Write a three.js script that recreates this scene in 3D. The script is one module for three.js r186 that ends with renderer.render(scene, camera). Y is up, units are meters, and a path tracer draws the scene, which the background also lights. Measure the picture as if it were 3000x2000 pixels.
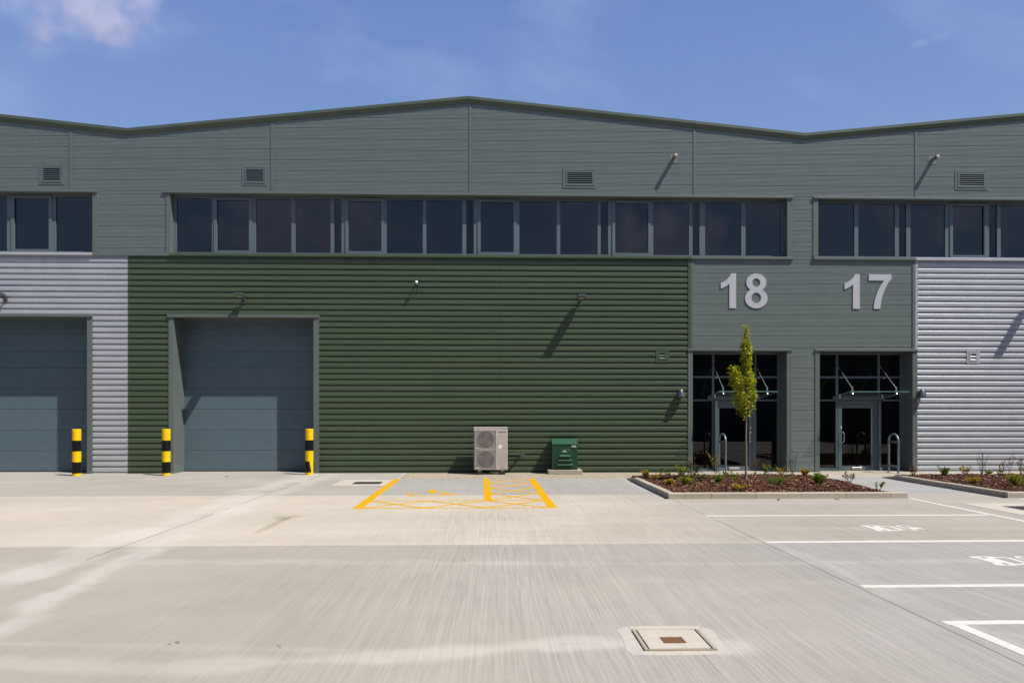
import * as THREE from 'three';
import { mergeGeometries } from 'three/addons/utils/BufferGeometryUtils.js';
import { RoundedBoxGeometry } from 'three/addons/geometries/RoundedBoxGeometry.js';
import { FontLoader } from 'three/addons/loaders/FontLoader.js';
import { TextGeometry } from 'three/addons/geometries/TextGeometry.js';

// ---------------------------------------------------------------- camera, sky, sun, exposure
const scene = new THREE.Scene();
const EYE = new THREE.Vector3(0, 1.64, 20.3);
const camera = new THREE.PerspectiveCamera(2 * Math.atan(1000 / 2136) * 180 / Math.PI, 1.5, 0.05, 2000);
camera.position.copy(EYE);
camera.rotation.y = -Math.atan(62 / 2136);
camera.setViewOffset(3000, 2000, 0, -212, 3000, 2000);   // vertical lens shift: horizon low, verticals upright
camera.updateMatrixWorld();

const renderer = new THREE.WebGLRenderer({ antialias: true });
renderer.toneMapping = THREE.LinearToneMapping;
renderer.toneMappingExposure = 1.5;
renderer.shadowMap.enabled = true;

const SUN = new THREE.Vector3(1.73, 2.99, 1).normalize();
const sun = new THREE.DirectionalLight(new THREE.Color(1.0, 0.955, 0.875), 5.0);
sun.position.copy(SUN).multiplyScalar(60); sun.target.position.set(0, 0, 0);
sun.castShadow = true; sun.shadow.radius = 1;
Object.assign(sun.shadow.camera, { left: -40, right: 40, top: 40, bottom: -40, near: 1, far: 140 });
scene.add(sun, sun.target);

// ---------------------------------------------------------------- random numbers and noise
function rngOf(seed) { let a = seed >>> 0; return () => { a = (a + 0x6D2B79F5) >>> 0; let t = a; t = Math.imul(t ^ (t >>> 15), t | 1); t ^= t + Math.imul(t ^ (t >>> 7), t | 61); return ((t ^ (t >>> 14)) >>> 0) / 4294967296; }; }
const NT = 256, NM = 255, noiseTile = new Float32Array(NT * NT);
{ const r = rngOf(77); for (let i = 0; i < NT * NT; i++) noiseTile[i] = r(); }
function vn(x, y) {             // smooth value noise, 0..1, period 256
  const xi = Math.floor(x), yi = Math.floor(y); let fx = x - xi, fy = y - yi;
  fx = fx * fx * (3 - 2 * fx); fy = fy * fy * (3 - 2 * fy);
  const a = (yi & NM) * NT, b = ((yi + 1) & NM) * NT, c = xi & NM, d = (xi + 1) & NM;
  const p = noiseTile[a + c] + (noiseTile[a + d] - noiseTile[a + c]) * fx, q = noiseTile[b + c] + (noiseTile[b + d] - noiseTile[b + c]) * fx;
  return p + (q - p) * fy;
}
function fbm(x, y, n) { let s = 0, a = 0.5, t = 0; for (let i = 0; i < n; i++) { s += a * vn(x, y); t += a; a *= 0.5; x = x * 2.03 + 17.3; y = y * 2.03 + 5.1; } return s / t; }
const sm = (a, b, x) => { const t = Math.min(1, Math.max(0, (x - a) / (b - a))); return t * t * (3 - 2 * t); };
const lerp = (a, b, t) => a + (b - a) * t;

// ---------------------------------------------------------------- sky (air and clouds only)
{
  const W = 2048, H = 1024, data = new Float32Array(W * H * 4);
  const r = rngOf(5), clouds = [];
  const put = (px, py, sx, sy, dens, tall) => {          // a cloud at a direction given by (tangent to the side, tangent up) from the camera axis
    const yaw = Math.atan(62 / 2136), c = Math.cos(yaw), s = Math.sin(yaw);
    const d = new THREE.Vector3(s + px * c, py, -c + px * s).normalize();
    clouds.push([Math.atan2(d.z, d.x), Math.asin(d.y), sx, sy, dens, tall]);
  };
  put(-0.585, 0.575, 0.080, 0.055, 1.0, 1);
  put(-0.655, 0.545, 0.03, 0.040, 0.5, 1);
  put(-0.525, 0.545, 0.026, 0.03, 0.6, 1);
  put(0.60, 0.518, 0.022, 0.006, 0.4, 0);
  put(0.565, 0.508, 0.012, 0.004, 0.3, 0);
  for (let i = 0; i < 10; i++) { const s = 0.06 + 0.11 * r(); clouds.push([Math.PI / 2 + (i / 9 - 0.5) * 1.6 + (r() - 0.5) * 0.12, 0.17 + 0.17 * r(), s, s * (0.35 + 0.35 * r()), 0.55 + 0.4 * r(), 1]); }
  for (let i = 0; i < 34; i++) {                          // fair-weather clouds in the half of the sky behind the camera
    const az = 0.12 + r() * (Math.PI - 0.24), el = 0.36 + 0.5 * r();
    const s = 0.09 + 0.2 * r();
    clouds.push([az, el, s, s * (0.28 + 0.25 * r()), 0.55 + 0.45 * r(), 1]);
  }
  for (let j = 0; j < H; j++) {
    const el = ((j + 0.5) / H - 0.5) * Math.PI, e = Math.max(0, el);
    const t = Math.pow(Math.max(0, 1 - e / 1.2), 2.2);
    const br = lerp(0.060, 0.345, t), bg = lerp(0.145, 0.49, t), bb = lerp(0.42, 0.775, t);
    for (let i = 0; i < W; i++) {
      const az = ((i + 0.5) / W - 0.5) * 2 * Math.PI;
      const cx = Math.cos(az) * 6, cz = Math.sin(az) * 6;
      // thin high cirrus veil, stretched
      let wisp = sm(0.42, 0.8, fbm(cx * 1.1 + el * 5 + 40, cz * 1.1 + el * 11 + 9, 5));
      wisp *= 0.6 + 0.4 * fbm(cx * 3 - el * 16, cz * 3 + 60 + el * 20, 3);
      let R = br, G = bg, B = bb;
      R = lerp(R, 0.42, wisp * 0.38); G = lerp(G, 0.50, wisp * 0.34); B = lerp(B, 0.76, wisp * 0.36);
      if (el > 0.02) {
        let cov = 0, shade = 0;
        const ca = Math.cos(el);
        for (const [a0, e0, sx, sy, dens] of clouds) {
          let da = az - a0; if (da > Math.PI) da -= 2 * Math.PI; if (da < -Math.PI) da += 2 * Math.PI;
          da *= ca; const de = el - e0;
          if (Math.abs(da) > sx * 2.2 || Math.abs(de) > sy * 2.6) continue;
          const q = (da * da) / (sx * sx) + (de * de) / (sy * sy * (de > 0 ? 1.5 : 0.8));
          const n = fbm(da * 38 + a0 * 90, de * 44 + e0 * 70, 5) * 1.5 + fbm(da * 11 + a0 * 31, de * 13 + 7, 3) - 1.25;
          const k = sm(-0.15, 1.6, 1.0 - q + n * 1.7) * dens;
          if (k > cov) { cov = k; shade = sm(-1.2, 1.0, de / sy); }
        }
        const cl = 0.46 + 0.17 * shade;
        R = lerp(R, cl * 1.0, cov * 0.9); G = lerp(G, cl * 1.0, cov * 0.9); B = lerp(B, cl * 1.36, cov * 0.9);
      }
      const o = (j * W + i) * 4; data[o] = R / 1.42; data[o + 1] = G / 1.41; data[o + 2] = B / 1.42; data[o + 3] = 1;
    }
  }
  const sky = new THREE.DataTexture(data, W, H, THREE.RGBAFormat, THREE.FloatType);
  sky.mapping = THREE.EquirectangularReflectionMapping; sky.magFilter = sky.minFilter = THREE.LinearFilter; sky.needsUpdate = true;
  scene.background = sky; scene.environment = sky;
}

// ---------------------------------------------------------------- helpers
const used = {};
function numbered(n) { const k = used[n] = (used[n] ?? -1) + 1; return k ? `${n}_${String(k).padStart(3, '0')}` : n; }
function mesh(name, geo, mat, parent) { const m = new THREE.Mesh(geo, mat); m.name = name; m.castShadow = m.receiveShadow = true; if (parent) parent.add(m); return m; }
function grp(name, parent) { const g = new THREE.Group(); g.name = name; parent.add(g); return g; }
function thing(name, label, category, group, pos = [0, 0, 0], kind) {
  const g = new THREE.Group(); g.name = numbered(name); g.position.set(...pos);
  g.userData = { label, category }; if (group) g.userData.group = group; if (kind) g.userData.kind = kind;
  scene.add(g); return g;
}
function single(name, geo, mat, label, category, group, kind) {
  const m = mesh(numbered(name), geo, mat, scene); m.userData = { label, category }; if (group) m.userData.group = group; if (kind) m.userData.kind = kind; return m;
}
function boxUV(g) {             // uv in metres from the face direction
  if (g.index) g = g.toNonIndexed();
  const p = g.attributes.position, n = g.attributes.normal, uv = new Float32Array(p.count * 2);
  for (let i = 0; i < p.count; i++) {
    const ax = Math.abs(n.getX(i)), ay = Math.abs(n.getY(i)), az = Math.abs(n.getZ(i));
    if (ay >= ax && ay >= az) { uv[2 * i] = p.getX(i); uv[2 * i + 1] = p.getZ(i); }
    else if (ax > az) { uv[2 * i] = p.getZ(i); uv[2 * i + 1] = p.getY(i); }
    else { uv[2 * i] = p.getX(i); uv[2 * i + 1] = p.getY(i); }
  }
  g.setAttribute('uv', new THREE.BufferAttribute(uv, 2));
  for (const k of Object.keys(g.attributes)) if (!['position', 'normal', 'uv'].includes(k)) g.deleteAttribute(k);
  return g;
}
function bx(x0, x1, y0, y1, z0, z1) { const g = new THREE.BoxGeometry(x1 - x0, y1 - y0, z1 - z0); g.translate((x0 + x1) / 2, (y0 + y1) / 2, (z0 + z1) / 2); return boxUV(g); }
function rbx(x0, x1, y0, y1, z0, z1, r, seg = 1) { const g = new RoundedBoxGeometry(x1 - x0, y1 - y0, z1 - z0, seg, r); g.translate((x0 + x1) / 2, (y0 + y1) / 2, (z0 + z1) / 2); return boxUV(g); }
function cyl(r0, r1, a, b, seg = 12, open = false) {      // tapered cylinder between two points
  const A = new THREE.Vector3(...a), B = new THREE.Vector3(...b), d = B.clone().sub(A), L = d.length();
  const g = new THREE.CylinderGeometry(r1, r0, L, seg, 1, open); g.translate(0, L / 2, 0);
  g.applyQuaternion(new THREE.Quaternion().setFromUnitVectors(new THREE.Vector3(0, 1, 0), d.normalize())); g.translate(...a);
  return boxUV(g);
}
function tube(pts, r, seg = 24, rad = 8) { const c = new THREE.CatmullRomCurve3(pts.map(p => new THREE.Vector3(...p)), false, 'centripetal'); return boxUV(new THREE.TubeGeometry(c, seg, r, rad, false)); }
const merge = a => mergeGeometries(a, false);
function soup(tri) {            // triangle list [[x,y,z]*3...] to geometry with flat normals
  const g = new THREE.BufferGeometry(); g.setAttribute('position', new THREE.BufferAttribute(new Float32Array(tri), 3)); g.computeVertexNormals(); return boxUV(g);
}
function quad(out, a, b, c, d) { out.push(...a, ...b, ...c, ...a, ...c, ...d); }
function profileX(pts, x0, x1) { const t = []; for (let i = 0; i < pts.length - 1; i++) { const [ya, za] = pts[i], [yb, zb] = pts[i + 1]; quad(t, [x0, ya, za], [x1, ya, za], [x1, yb, zb], [x0, yb, zb]); } return soup(t); }
function extrude(shape, depth, bevel = 0, seg = 8) { const g = new THREE.ExtrudeGeometry(shape, { depth, curveSegments: seg, bevelEnabled: bevel > 0, bevelThickness: bevel, bevelSize: bevel, bevelOffset: -bevel, bevelSegments: 1 }); return boxUV(g); }
function poly(pts) { const s = new THREE.Shape(); pts.forEach((p, i) => i ? s.lineTo(p[0], p[1]) : s.moveTo(p[0], p[1])); s.closePath(); return s; }

// ---------------------------------------------------------------- materials
function grainTex(seed, size, amp, fx, fy, fine = 0.5) {   // grey tile near 1, wraps
  const d = new Uint8Array(size * size * 4), r = rngOf(seed);
  const P = 256, w = (x, y, k) => vn((x * k) % P, (y * k) % P);
  for (let j = 0; j < size; j++) for (let i = 0; i < size; i++) {
    const u = i / size * 256, v = j / size * 256;
    let n = 0.5 * vn(u * fx / 16, v * fy / 16) + 0.3 * vn(u * fx / 4 + 40, v * fy / 4) + 0.2 * vn(u * fx + 90, v * fy);
    n = n - 0.5 + fine * (r() - 0.5) * 0.5;
    const c = Math.max(0, Math.min(255, 255 * (0.93 + amp * n))) | 0, o = (j * size + i) * 4;
    d[o] = d[o + 1] = d[o + 2] = c; d[o + 3] = 255;
  }
  const t = new THREE.DataTexture(d, size, size); t.wrapS = t.wrapT = THREE.RepeatWrapping; t.magFilter = THREE.LinearFilter; t.minFilter = THREE.LinearMipmapLinearFilter; t.generateMipmaps = true; t.needsUpdate = true;
  return t;
}
const gA = grainTex(3, 512, 0.16, 1, 1, 0.15), gB = grainTex(8, 512, 0.30, 1, 1, 0.6);
gA.repeat.set(0.24, 0.31); gB.repeat.set(1.6, 1.6);
const lin = (r, g, b) => new THREE.Color().setRGB(r, g, b);
const std = (c, rough, metal = 0, map = gA, extra = {}) => new THREE.MeshStandardMaterial({ color: c, roughness: rough, metalness: metal, map, ...extra });
const phys = (c, rough, map, spec) => new THREE.MeshPhysicalMaterial({ color: c, roughness: rough, map, specularIntensity: spec });
const M = {
  grey: std(lin(0.142, 0.171, 0.158), 0.48), grey2: std(lin(0.139, 0.168, 0.156), 0.5), grey3: std(lin(0.145, 0.174, 0.160), 0.46),
  trim: std(lin(0.102, 0.122, 0.108), 0.45), green: std(lin(0.054, 0.080, 0.041), 0.42), green2: std(lin(0.057, 0.082, 0.043), 0.42),
  fascia: std(lin(0.062, 0.085, 0.055), 0.4),
  silver: std(lin(0.415, 0.425, 0.448), 0.36, 0.18), silver2: std(lin(0.405, 0.415, 0.438), 0.38, 0.18),
  frame: std(lin(0.088, 0.115, 0.128), 0.42, 0, null), louvre: std(lin(0.075, 0.105, 0.11), 0.45, 0, null),
  door: std(lin(0.078, 0.118, 0.142), 0.42), door2: std(lin(0.081, 0.120, 0.142), 0.44),
  liner: std(lin(0.05, 0.05, 0.05), 0.9, 0, null), dark: std(lin(0.01, 0.01, 0.011), 0.7, 0, null), rubber: std(lin(0.016, 0.016, 0.018), 0.75, 0, null),
  digit: std(lin(0.42, 0.425, 0.445), 0.42, 0.1, null),
  steel: std(lin(0.60, 0.58, 0.55), 0.28, 0.9, null), galv: std(lin(0.20, 0.23, 0.25), 0.42, 0.6, gB),
  yellow: phys(lin(0.76, 0.46, 0.003), 0.45, gA, 0.35), black: phys(lin(0.006, 0.006, 0.007), 0.4, null, 0.35),
  kerb: std(lin(0.37, 0.325, 0.25), 0.92, 0, gB), kerb2: std(lin(0.34, 0.298, 0.228), 0.92, 0, gB),
  soil: std(lin(0.024, 0.014, 0.009), 1, 0, gB), acbody: std(lin(0.45, 0.40, 0.355), 0.45, 0, gA),
  gas: std(lin(0.005, 0.046, 0.017), 0.36, 0, gA), gasslat: std(lin(0.016, 0.07, 0.036), 0.45, 0, null),
  white: std(lin(0.7, 0.7, 0.7), 0.5, 0, null), whitepaint: std(lin(0.52, 0.50, 0.46), 0.75, 0, gB), yellowpaint: phys(lin(0.52, 0.275, 0.003), 0.75, gB, 0.25),
  iron: std(lin(0.045, 0.043, 0.046), 0.6, 0.3, gB), rust: std(lin(0.21, 0.095, 0.036), 0.9, 0.1, gB), patch: std(lin(0.40, 0.36, 0.30), 0.9, 0, gB), patch2: std(lin(0.375, 0.35, 0.31), 0.9, 0, gB),
  bark: std(lin(0.20, 0.155, 0.11), 0.9, 0, gB), twig: std(lin(0.055, 0.035, 0.035), 0.9, 0, null),
  lamp: std(lin(0.07, 0.074, 0.08), 0.45, 0.3, null), lamplens: std(lin(0.35, 0.34, 0.31), 0.3, 0, null), walllamp: std(lin(0.075, 0.08, 0.095), 0.33, 0.4, null),
  flag: std(lin(0.31, 0.272, 0.215), 0.9, 0, gB), flag2: std(lin(0.33, 0.29, 0.23), 0.9, 0, gB), base: std(lin(0.10, 0.09, 0.075), 0.95, 0, null),
  fan: std(lin(0.035, 0.045, 0.042), 0.6, 0, null), acgrille: std(lin(0.38, 0.34, 0.315), 0.5, 0, null),
};
const glassMat = (c, ior, spec = lin(1, 1, 1)) => new THREE.MeshPhysicalMaterial({ color: c, roughness: 0, metalness: 0, transmission: 1, thickness: 0, ior, specularColor: spec });
M.glass = glassMat(lin(0.05, 0.06, 0.10), 1.65, lin(0.80, 0.74, 1.0)); M.glass2 = glassMat(lin(0.05, 0.06, 0.085), 1.55); M.dglass = glassMat(lin(0.07, 0.075, 0.085), 1.5); M.canopy = glassMat(lin(0.74, 0.82, 0.80), 1.5);
M.edge = std(lin(0.18, 0.32, 0.27), 0.2, 0, null);
const leafMat = c => new THREE.MeshPhysicalMaterial({ color: c, roughness: 0.9, specularIntensity: 0.25, transmission: 0.35, thickness: 0, side: THREE.DoubleSide });

// ---------------------------------------------------------------- ground: yard of concrete slabs
{
  const g = new THREE.PlaneGeometry(900, 900); g.rotateX(-Math.PI / 2); g.translate(0, -0.16, 0);
  single('ground', boxUV(g), std(lin(0.20, 0.185, 0.155), 0.95, 0, gB), 'wide pale ground reaching out beyond the concrete yard', 'ground', null, 'structure');
}
// laitance streaks left on the concrete: polylines [x, z], half width, strength
const streaks = [
  [[[-6.4, 15.0], [-2.2, 15.55], [-0.6, 15.35], [0.6, 15.1], [1.8, 15.2]], 0.13, 0.24],
  [[[-4.4, 14.9], [-2.8, 15.05], [-1.2, 15.2], [-0.3, 15.3]], 0.07, 0.10],
  [[[-5.2, 12.2], [-3, 12.1], [-0.5, 12.25], [2.5, 12.4], [5.5, 12.3]], 0.12, 0.12],
  [[[-4.1, 11.4], [-4.05, 12.6], [-3.95, 13.6], [-3.7, 14.8]], 0.17, 0.36],
  [[[-4.9, 16], [-4.85, 11.2], [-4.9, 8], [-5.0, 3.0], [-5.0, 0]], 0.34, 0.32],
  [[[-4.2, 11.2], [-4.3, 8], [-4.4, 3.0], [-4.4, 0.4]], 0.24, 0.26],
  [[[-14, 8.0], [-9, 7.6], [-5, 7.3], [0, 7.1], [5, 7.0], [10, 7.0]], 0.11, 0.13],
  [[[-9, 10.5], [-5, 10.2], [0, 9.9], [4, 9.95], [9, 10.1]], 0.12, 0.11],
  [[[-14, 11.05], [14, 11.05]], 0.07, 0.16], [[[-14, 5.62], [14, 5.62]], 0.06, 0.14],
  [[[-2.36, 0], [-2.3, 6]], 0.08, 0.2], [[[-13, 2.8], [-9.5, 2.0], [-7, 1.0]], 0.22, 0.14], [[[-7.4, 2.6], [-5.2, 1.3], [-3.6, 1.0]], 0.16, 0.12],
  [[[-6.6, 3.6], [-4.6, 2.9], [-3.8, 2.0]], 0.10, 0.12], [[[3.35, 5], [3.32, 1.9]], 0.07, 0.16], [[[3.6, 11], [3.75, 16.5]], 0.13, 0.10],
  [[[1.2, 13.1], [4.2, 13.4], [8, 13.2]], 0.14, 0.07], [[[3.6, 14.9], [6, 15.6]], 0.12, 0.08],
];
const stains = [   // [x, z, half length x, half length z, turn, colour multiplier]
  [-3.22, 9.35, 0.075, 0.85, -0.02, [0.80, 0.77, 0.70]], [-3.27, 8.75, 0.15, 0.30, 0.25, [0.80, 0.77, 0.70]], [-3.12, 8.55, 0.10, 0.12, 0.2, [0.84, 0.81, 0.75]],
  [-2.25, 15.0, 0.018, 0.05, 0.5, [0.55, 0.55, 0.57]], [-2.29, 15.04, 0.012, 0.03, 0.5, [0.6, 0.6, 0.62]], [-1.5, 15.1, 0.012, 0.07, 0.5, [0.8, 0.78, 0.76]],
  [5.2, 9.75, 0.14, 0.05, 0.2, [0.82, 0.74, 0.60]], [-7.2, 2.1, 0.10, 0.03, 0, [0.5, 0.42, 0.36]], [-0.3, 12.1, 0.02, 0.10, 0.2, [0.84, 0.82, 0.79]], [-0.2, 12.4, 0.03, 0.05, 0.5, [0.87, 0.85, 0.83]],
];
const segD = (px, pz, a, b) => { const vx = b[0] - a[0], vz = b[1] - a[1], t = Math.max(0, Math.min(1, ((px - a[0]) * vx + (pz - a[1]) * vz) / (vx * vx + vz * vz))); return Math.hypot(px - a[0] - vx * t, pz - a[1] - vz * t); };
function slabTexture(W, H, X0, X1, Z0, Z1, tone, seed) {
  const d = new Uint8Array(W * H * 4), r = rngOf(seed);
  const st = streaks.map(([p, w, k]) => { const xs = p.map(q => q[0]), zs = p.map(q => q[1]); return { p, w, k, b: [Math.min(...xs) - 0.6, Math.max(...xs) + 0.6, Math.min(...zs) - 0.6, Math.max(...zs) + 0.6] }; })
    .filter(s => s.b[0] < X1 && s.b[1] > X0 && s.b[2] < Z1 && s.b[3] > Z0);
  const sn = stains.filter(s => s[0] > X0 - 1 && s[0] < X1 + 1 && s[1] > Z0 - 1 && s[1] < Z1 + 1);
  const CW = W >> 2, CH = H >> 2, coarse = new Float32Array((CW + 1) * (CH + 1) * 3);   // slow layers on a coarser grid
  for (let j = 0; j <= CH; j++) for (let i = 0; i <= CW; i++) {
    const x = X0 + (X1 - X0) * i / CW, z = Z0 + (Z1 - Z0) * j / CH;
    let pale = 0;
    for (const s of st) {
      if (x < s.b[0] || x > s.b[1] || z < s.b[2] || z > s.b[3]) continue;
      let m = 9; for (let k = 0; k < s.p.length - 1; k++) m = Math.min(m, segD(x, z, s.p[k], s.p[k + 1]));
      const e = m + (fbm(x * 2.1 + s.w * 90, z * 2.1, 3) - 0.5) * s.w * 2.2;
      if (e < s.w * 1.6) pale = Math.max(pale, s.k * (0.25 + 1.1 * fbm(x * 1.1 + 9, z * 1.1 + s.w * 50, 3)) * (1 - sm(s.w * 0.15, s.w * 1.5, Math.abs(e))));
    }
    const cloud = fbm(x * 0.55 + 3 + seed, z * 0.8 + 8, 4) - 0.5, blot = fbm(x * 2.6 + 30, z * 3.4 + seed * 3, 4) - 0.5;
    const q = (j * (CW + 1) + i) * 3; coarse[q] = 1.015 + cloud * 0.20 + blot * 0.11; coarse[q + 1] = fbm(x * 0.7 + 50, z * 0.7 + 20, 3); coarse[q + 2] = pale;
  }
  for (let j = 0; j < H; j++) {
    const z = Z0 + (Z1 - Z0) * (j + 0.5) / H, cj = j / 4, ej = Math.floor(cj), fj = cj - ej;
    for (let i = 0; i < W; i++) {
      const x = X0 + (X1 - X0) * (i + 0.5) / W, ci = i / 4, ei = Math.floor(ci), fi = ci - ei;
      const o0 = (ej * (CW + 1) + ei) * 3, o1 = o0 + (CW + 1) * 3;
      const a = lerp(lerp(coarse[o0], coarse[o0 + 3], fi), lerp(coarse[o1], coarse[o1 + 3], fi), fj), pale = lerp(lerp(coarse[o0 + 2], coarse[o0 + 5], fi), lerp(coarse[o1 + 2], coarse[o1 + 5], fi), fj);
      const bvar = lerp(lerp(coarse[o0 + 1], coarse[o0 + 4], fi), lerp(coarse[o1 + 1], coarse[o1 + 4], fi), fj);
      // brushed finish: lines running away from the facade, dirt lying in the grooves
      const wx = x + 0.02 * Math.sin(z * 0.5 + x * 0.7);
      const l1 = vn(wx * 92, z * 1.3), l2 = vn(wx * 180 + 31, z * 2.8 + 7), l3 = vn(wx * 17 + 11, z * 0.35), l4 = vn(wx * 47 + 60, z * 0.9 + 3), gr = vn(x * 70, z * 70);
      const amp = tone.brush(x, z) * (0.45 + 1.1 * bvar);
      const line = (l2 - 0.5) * 0.15 + (l1 - 0.55) * 0.16 + (l3 - 0.5) * 0.035 + (gr - 0.5) * 0.07 - 0.6 * Math.max(0, l4 * 0.75 + l1 * 0.35 - 0.80);
      const v = a + line * amp * (1 - 1.6 * Math.min(0.45, pale)) + (r() - 0.5) * 0.06, pk = Math.min(0.85, pale * 2.6);
      let [cr, cg, cb] = tone.color(x, z, bvar); cr *= 0.985; cg *= 1.012; cb *= 1.085;
      cr = lerp(cr, Math.max(0.36, cr * 1.13), pk); cg = lerp(cg, Math.max(0.34, cg * 1.18), pk); cb = lerp(cb, Math.max(0.30, cb * 1.30), pk);
      for (const s of sn) {
        const c = Math.cos(s[4]), q = Math.sin(s[4]), dx = x - s[0], dz = z - s[1], u = (dx * c - dz * q) / s[2], w = (dx * q + dz * c) / s[3];
        const k = 1 - sm(0.55, 1.1, u * u + w * w + (vn(x * 23, z * 23) - 0.5) * 0.7);
        if (k > 0) { cr *= lerp(1, s[5][0], k); cg *= lerp(1, s[5][1], k); cb *= lerp(1, s[5][2], k); }
      }
      const o = (j * W + i) * 4;
      for (let c = 0; c < 3; c++) {
        const l = Math.min(0.9, Math.max(0.02, [cr, cg, cb][c] * v));
        d[o + c] = Math.round(255 * (l <= 0.0031308 ? 12.92 * l : 1.055 * Math.pow(l, 1 / 2.4) - 0.055));
      }
      d[o + 3] = 255;
    }
  }
  const t = new THREE.DataTexture(d, W, H); t.colorSpace = THREE.SRGBColorSpace; t.magFilter = THREE.LinearFilter; t.minFilter = THREE.LinearMipmapLinearFilter; t.generateMipmaps = true; t.needsUpdate = true; return t;
}
function slabGeo(X0, X1, Z0, Z1, top = 0, gap = 0.003, bev = 0.003, deep = 0.1) {
  const a = X0 + gap, b = X1 - gap, c = Z0 + gap, e = Z1 - gap, t = [];
  const P = (x, y, z) => [x, top + y, z];
  quad(t, P(a + bev, 0, e - bev), P(b - bev, 0, e - bev), P(b - bev, 0, c + bev), P(a + bev, 0, c + bev));
  const o = [[a, e], [b, e], [b, c], [a, c]], n = [[a + bev, e - bev], [b - bev, e - bev], [b - bev, c + bev], [a + bev, c + bev]];
  for (let i = 0; i < 4; i++) {
    const k = (i + 1) % 4;
    quad(t, P(o[i][0], -bev, o[i][1]), P(o[k][0], -bev, o[k][1]), P(n[k][0], 0, n[k][1]), P(n[i][0], 0, n[i][1]));
    quad(t, P(o[i][0], -deep, o[i][1]), P(o[k][0], -deep, o[k][1]), P(o[k][0], -bev, o[k][1]), P(o[i][0], -bev, o[i][1]));
  }
  const g = soup(t), p = g.attributes.position, uv = g.attributes.uv;
  for (let i = 0; i < p.count; i++) uv.setXY(i, (p.getX(i) - X0) / (X1 - X0), (p.getZ(i) - Z0) / (Z1 - Z0));
  return g;
}
const mix3 = (a, b, t) => [lerp(a[0], b[0], t), lerp(a[1], b[1], t), lerp(a[2], b[2], t)];
const brushOf = (lo, hi) => (x, z) => lerp(lo, hi, sm(-5, 1.2, x));
const BEIGE = [0.375, 0.322, 0.245], WARM = [0.268, 0.236, 0.186];
const toneA = { brush: brushOf(0.12, 0.7), color: (x, z, v) => mix3([0.283, 0.252, 0.203], [0.252, 0.226, 0.186], v) };
const toneA2 = { brush: brushOf(0.5, 0.9), color: (x, z, v) => mix3([0.262, 0.238, 0.202], [0.235, 0.216, 0.186], v) };
const toneB = { brush: brushOf(0.15, 1.0), color: (x, z, v) => mix3(mix3(BEIGE, [0.35, 0.298, 0.222], v), [0.265, 0.233, 0.184], sm(-0.5, 5, x)) };
const toneC = { brush: brushOf(0.35, 1.25), color: (x, z, v) => mix3(mix3(WARM, [0.275, 0.242, 0.192], v), mix3([0.224, 0.206, 0.181], [0.258, 0.234, 0.20], v), sm(-1.5, 5.5, x + (v - 0.5) * 4)) };
{
  const yard = thing('concrete_yard', 'pale brushed concrete yard cast in large jointed slabs', 'yard', null, [0, 0, 0], 'structure');
  const add = (W, H, X0, X1, Z0, Z1, tone, seed, extra = {}) => {
    const map = slabTexture(W, H, X0, X1, Z0, Z1, tone, seed);
    mesh('concrete_slab', slabGeo(X0, X1, Z0, Z1), new THREE.MeshStandardMaterial({ map, roughness: 0.88 }), yard);
  };
  add(2048, 1434, -4.55, 3.48, 11.15, 16.75, toneC, 1); add(1024, 720, -12.4, -4.55, 11.15, 16.75, toneC, 2); add(2048, 1434, 3.48, 11.4, 11.15, 16.75, toneC, 3);
  add(2048, 1024, -4.55, 3.48, 5.55, 11.15, toneB, 4); add(1024, 720, -12.4, -4.55, 5.55, 11.15, toneB, 5); add(2048, 1024, 3.48, 11.4, 5.55, 11.15, toneB, 6);
  add(1024, 720, 11.4, 19.2, 5.55, 11.15, toneB, 7); add(512, 360, -20.2, -12.4, 5.55, 11.15, toneB, 8);
  add(1024, 820, -12.4, -4.55, -0.75, 5.55, toneA, 9); add(512, 1024, -4.55, -2.3, -0.75, 5.55, toneA, 10); add(1024, 700, -2.3, 3.43, 1.82, 5.55, toneA2, 11); add(512, 420, -20.2, -12.4, -0.75, 5.55, toneA, 12);
  const rb = rngOf(88), bead = []; for (let z = 0.4; z < 16.7;) { const L = 0.15 + 0.6 * rb(), w = 0.0015 + 0.003 * rb(), o = (rb() - 0.5) * 0.006; if (rb() > 0.3) bead.push(bx(-4.55 + o - w, -4.55 + o + w, -0.012, 0.0012, z, z + L)); z += L + 0.001; }
  mesh('sealant_bead', merge(bead), std(lin(0.11, 0.095, 0.075), 0.9, 0, gB), yard);
  const far = new THREE.MeshStandardMaterial({ map: slabTexture(512, 360, -4, 4, 30, 35.6, toneC, 21), roughness: 0.9 });
  for (const [a, b] of [[-20.2, -12.4], [-12.4, -4.55], [-4.55, 3.48], [3.48, 11.4], [11.4, 19.2]]) for (const [c, e] of [[16.75, 22.35], [22.35, 24.15]]) mesh('concrete_slab', slabGeo(a, b, c, e), far, yard);
  mesh('concrete_slab', slabGeo(-20.2, -12.4, 11.15, 16.75), far, yard); mesh('concrete_slab', slabGeo(11.4, 19.2, 11.15, 16.75), far, yard);
}
{ const g = new THREE.PlaneGeometry(40, 25); g.rotateX(-Math.PI / 2); g.translate(-0.5, -0.014, 11.7); single('joint_filler', boxUV(g), std(lin(0.11, 0.10, 0.088), 0.95, 0, gB), 'dark filler showing in the thin joints of the concrete yard', 'joint filler', null, 'structure'); }
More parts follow.
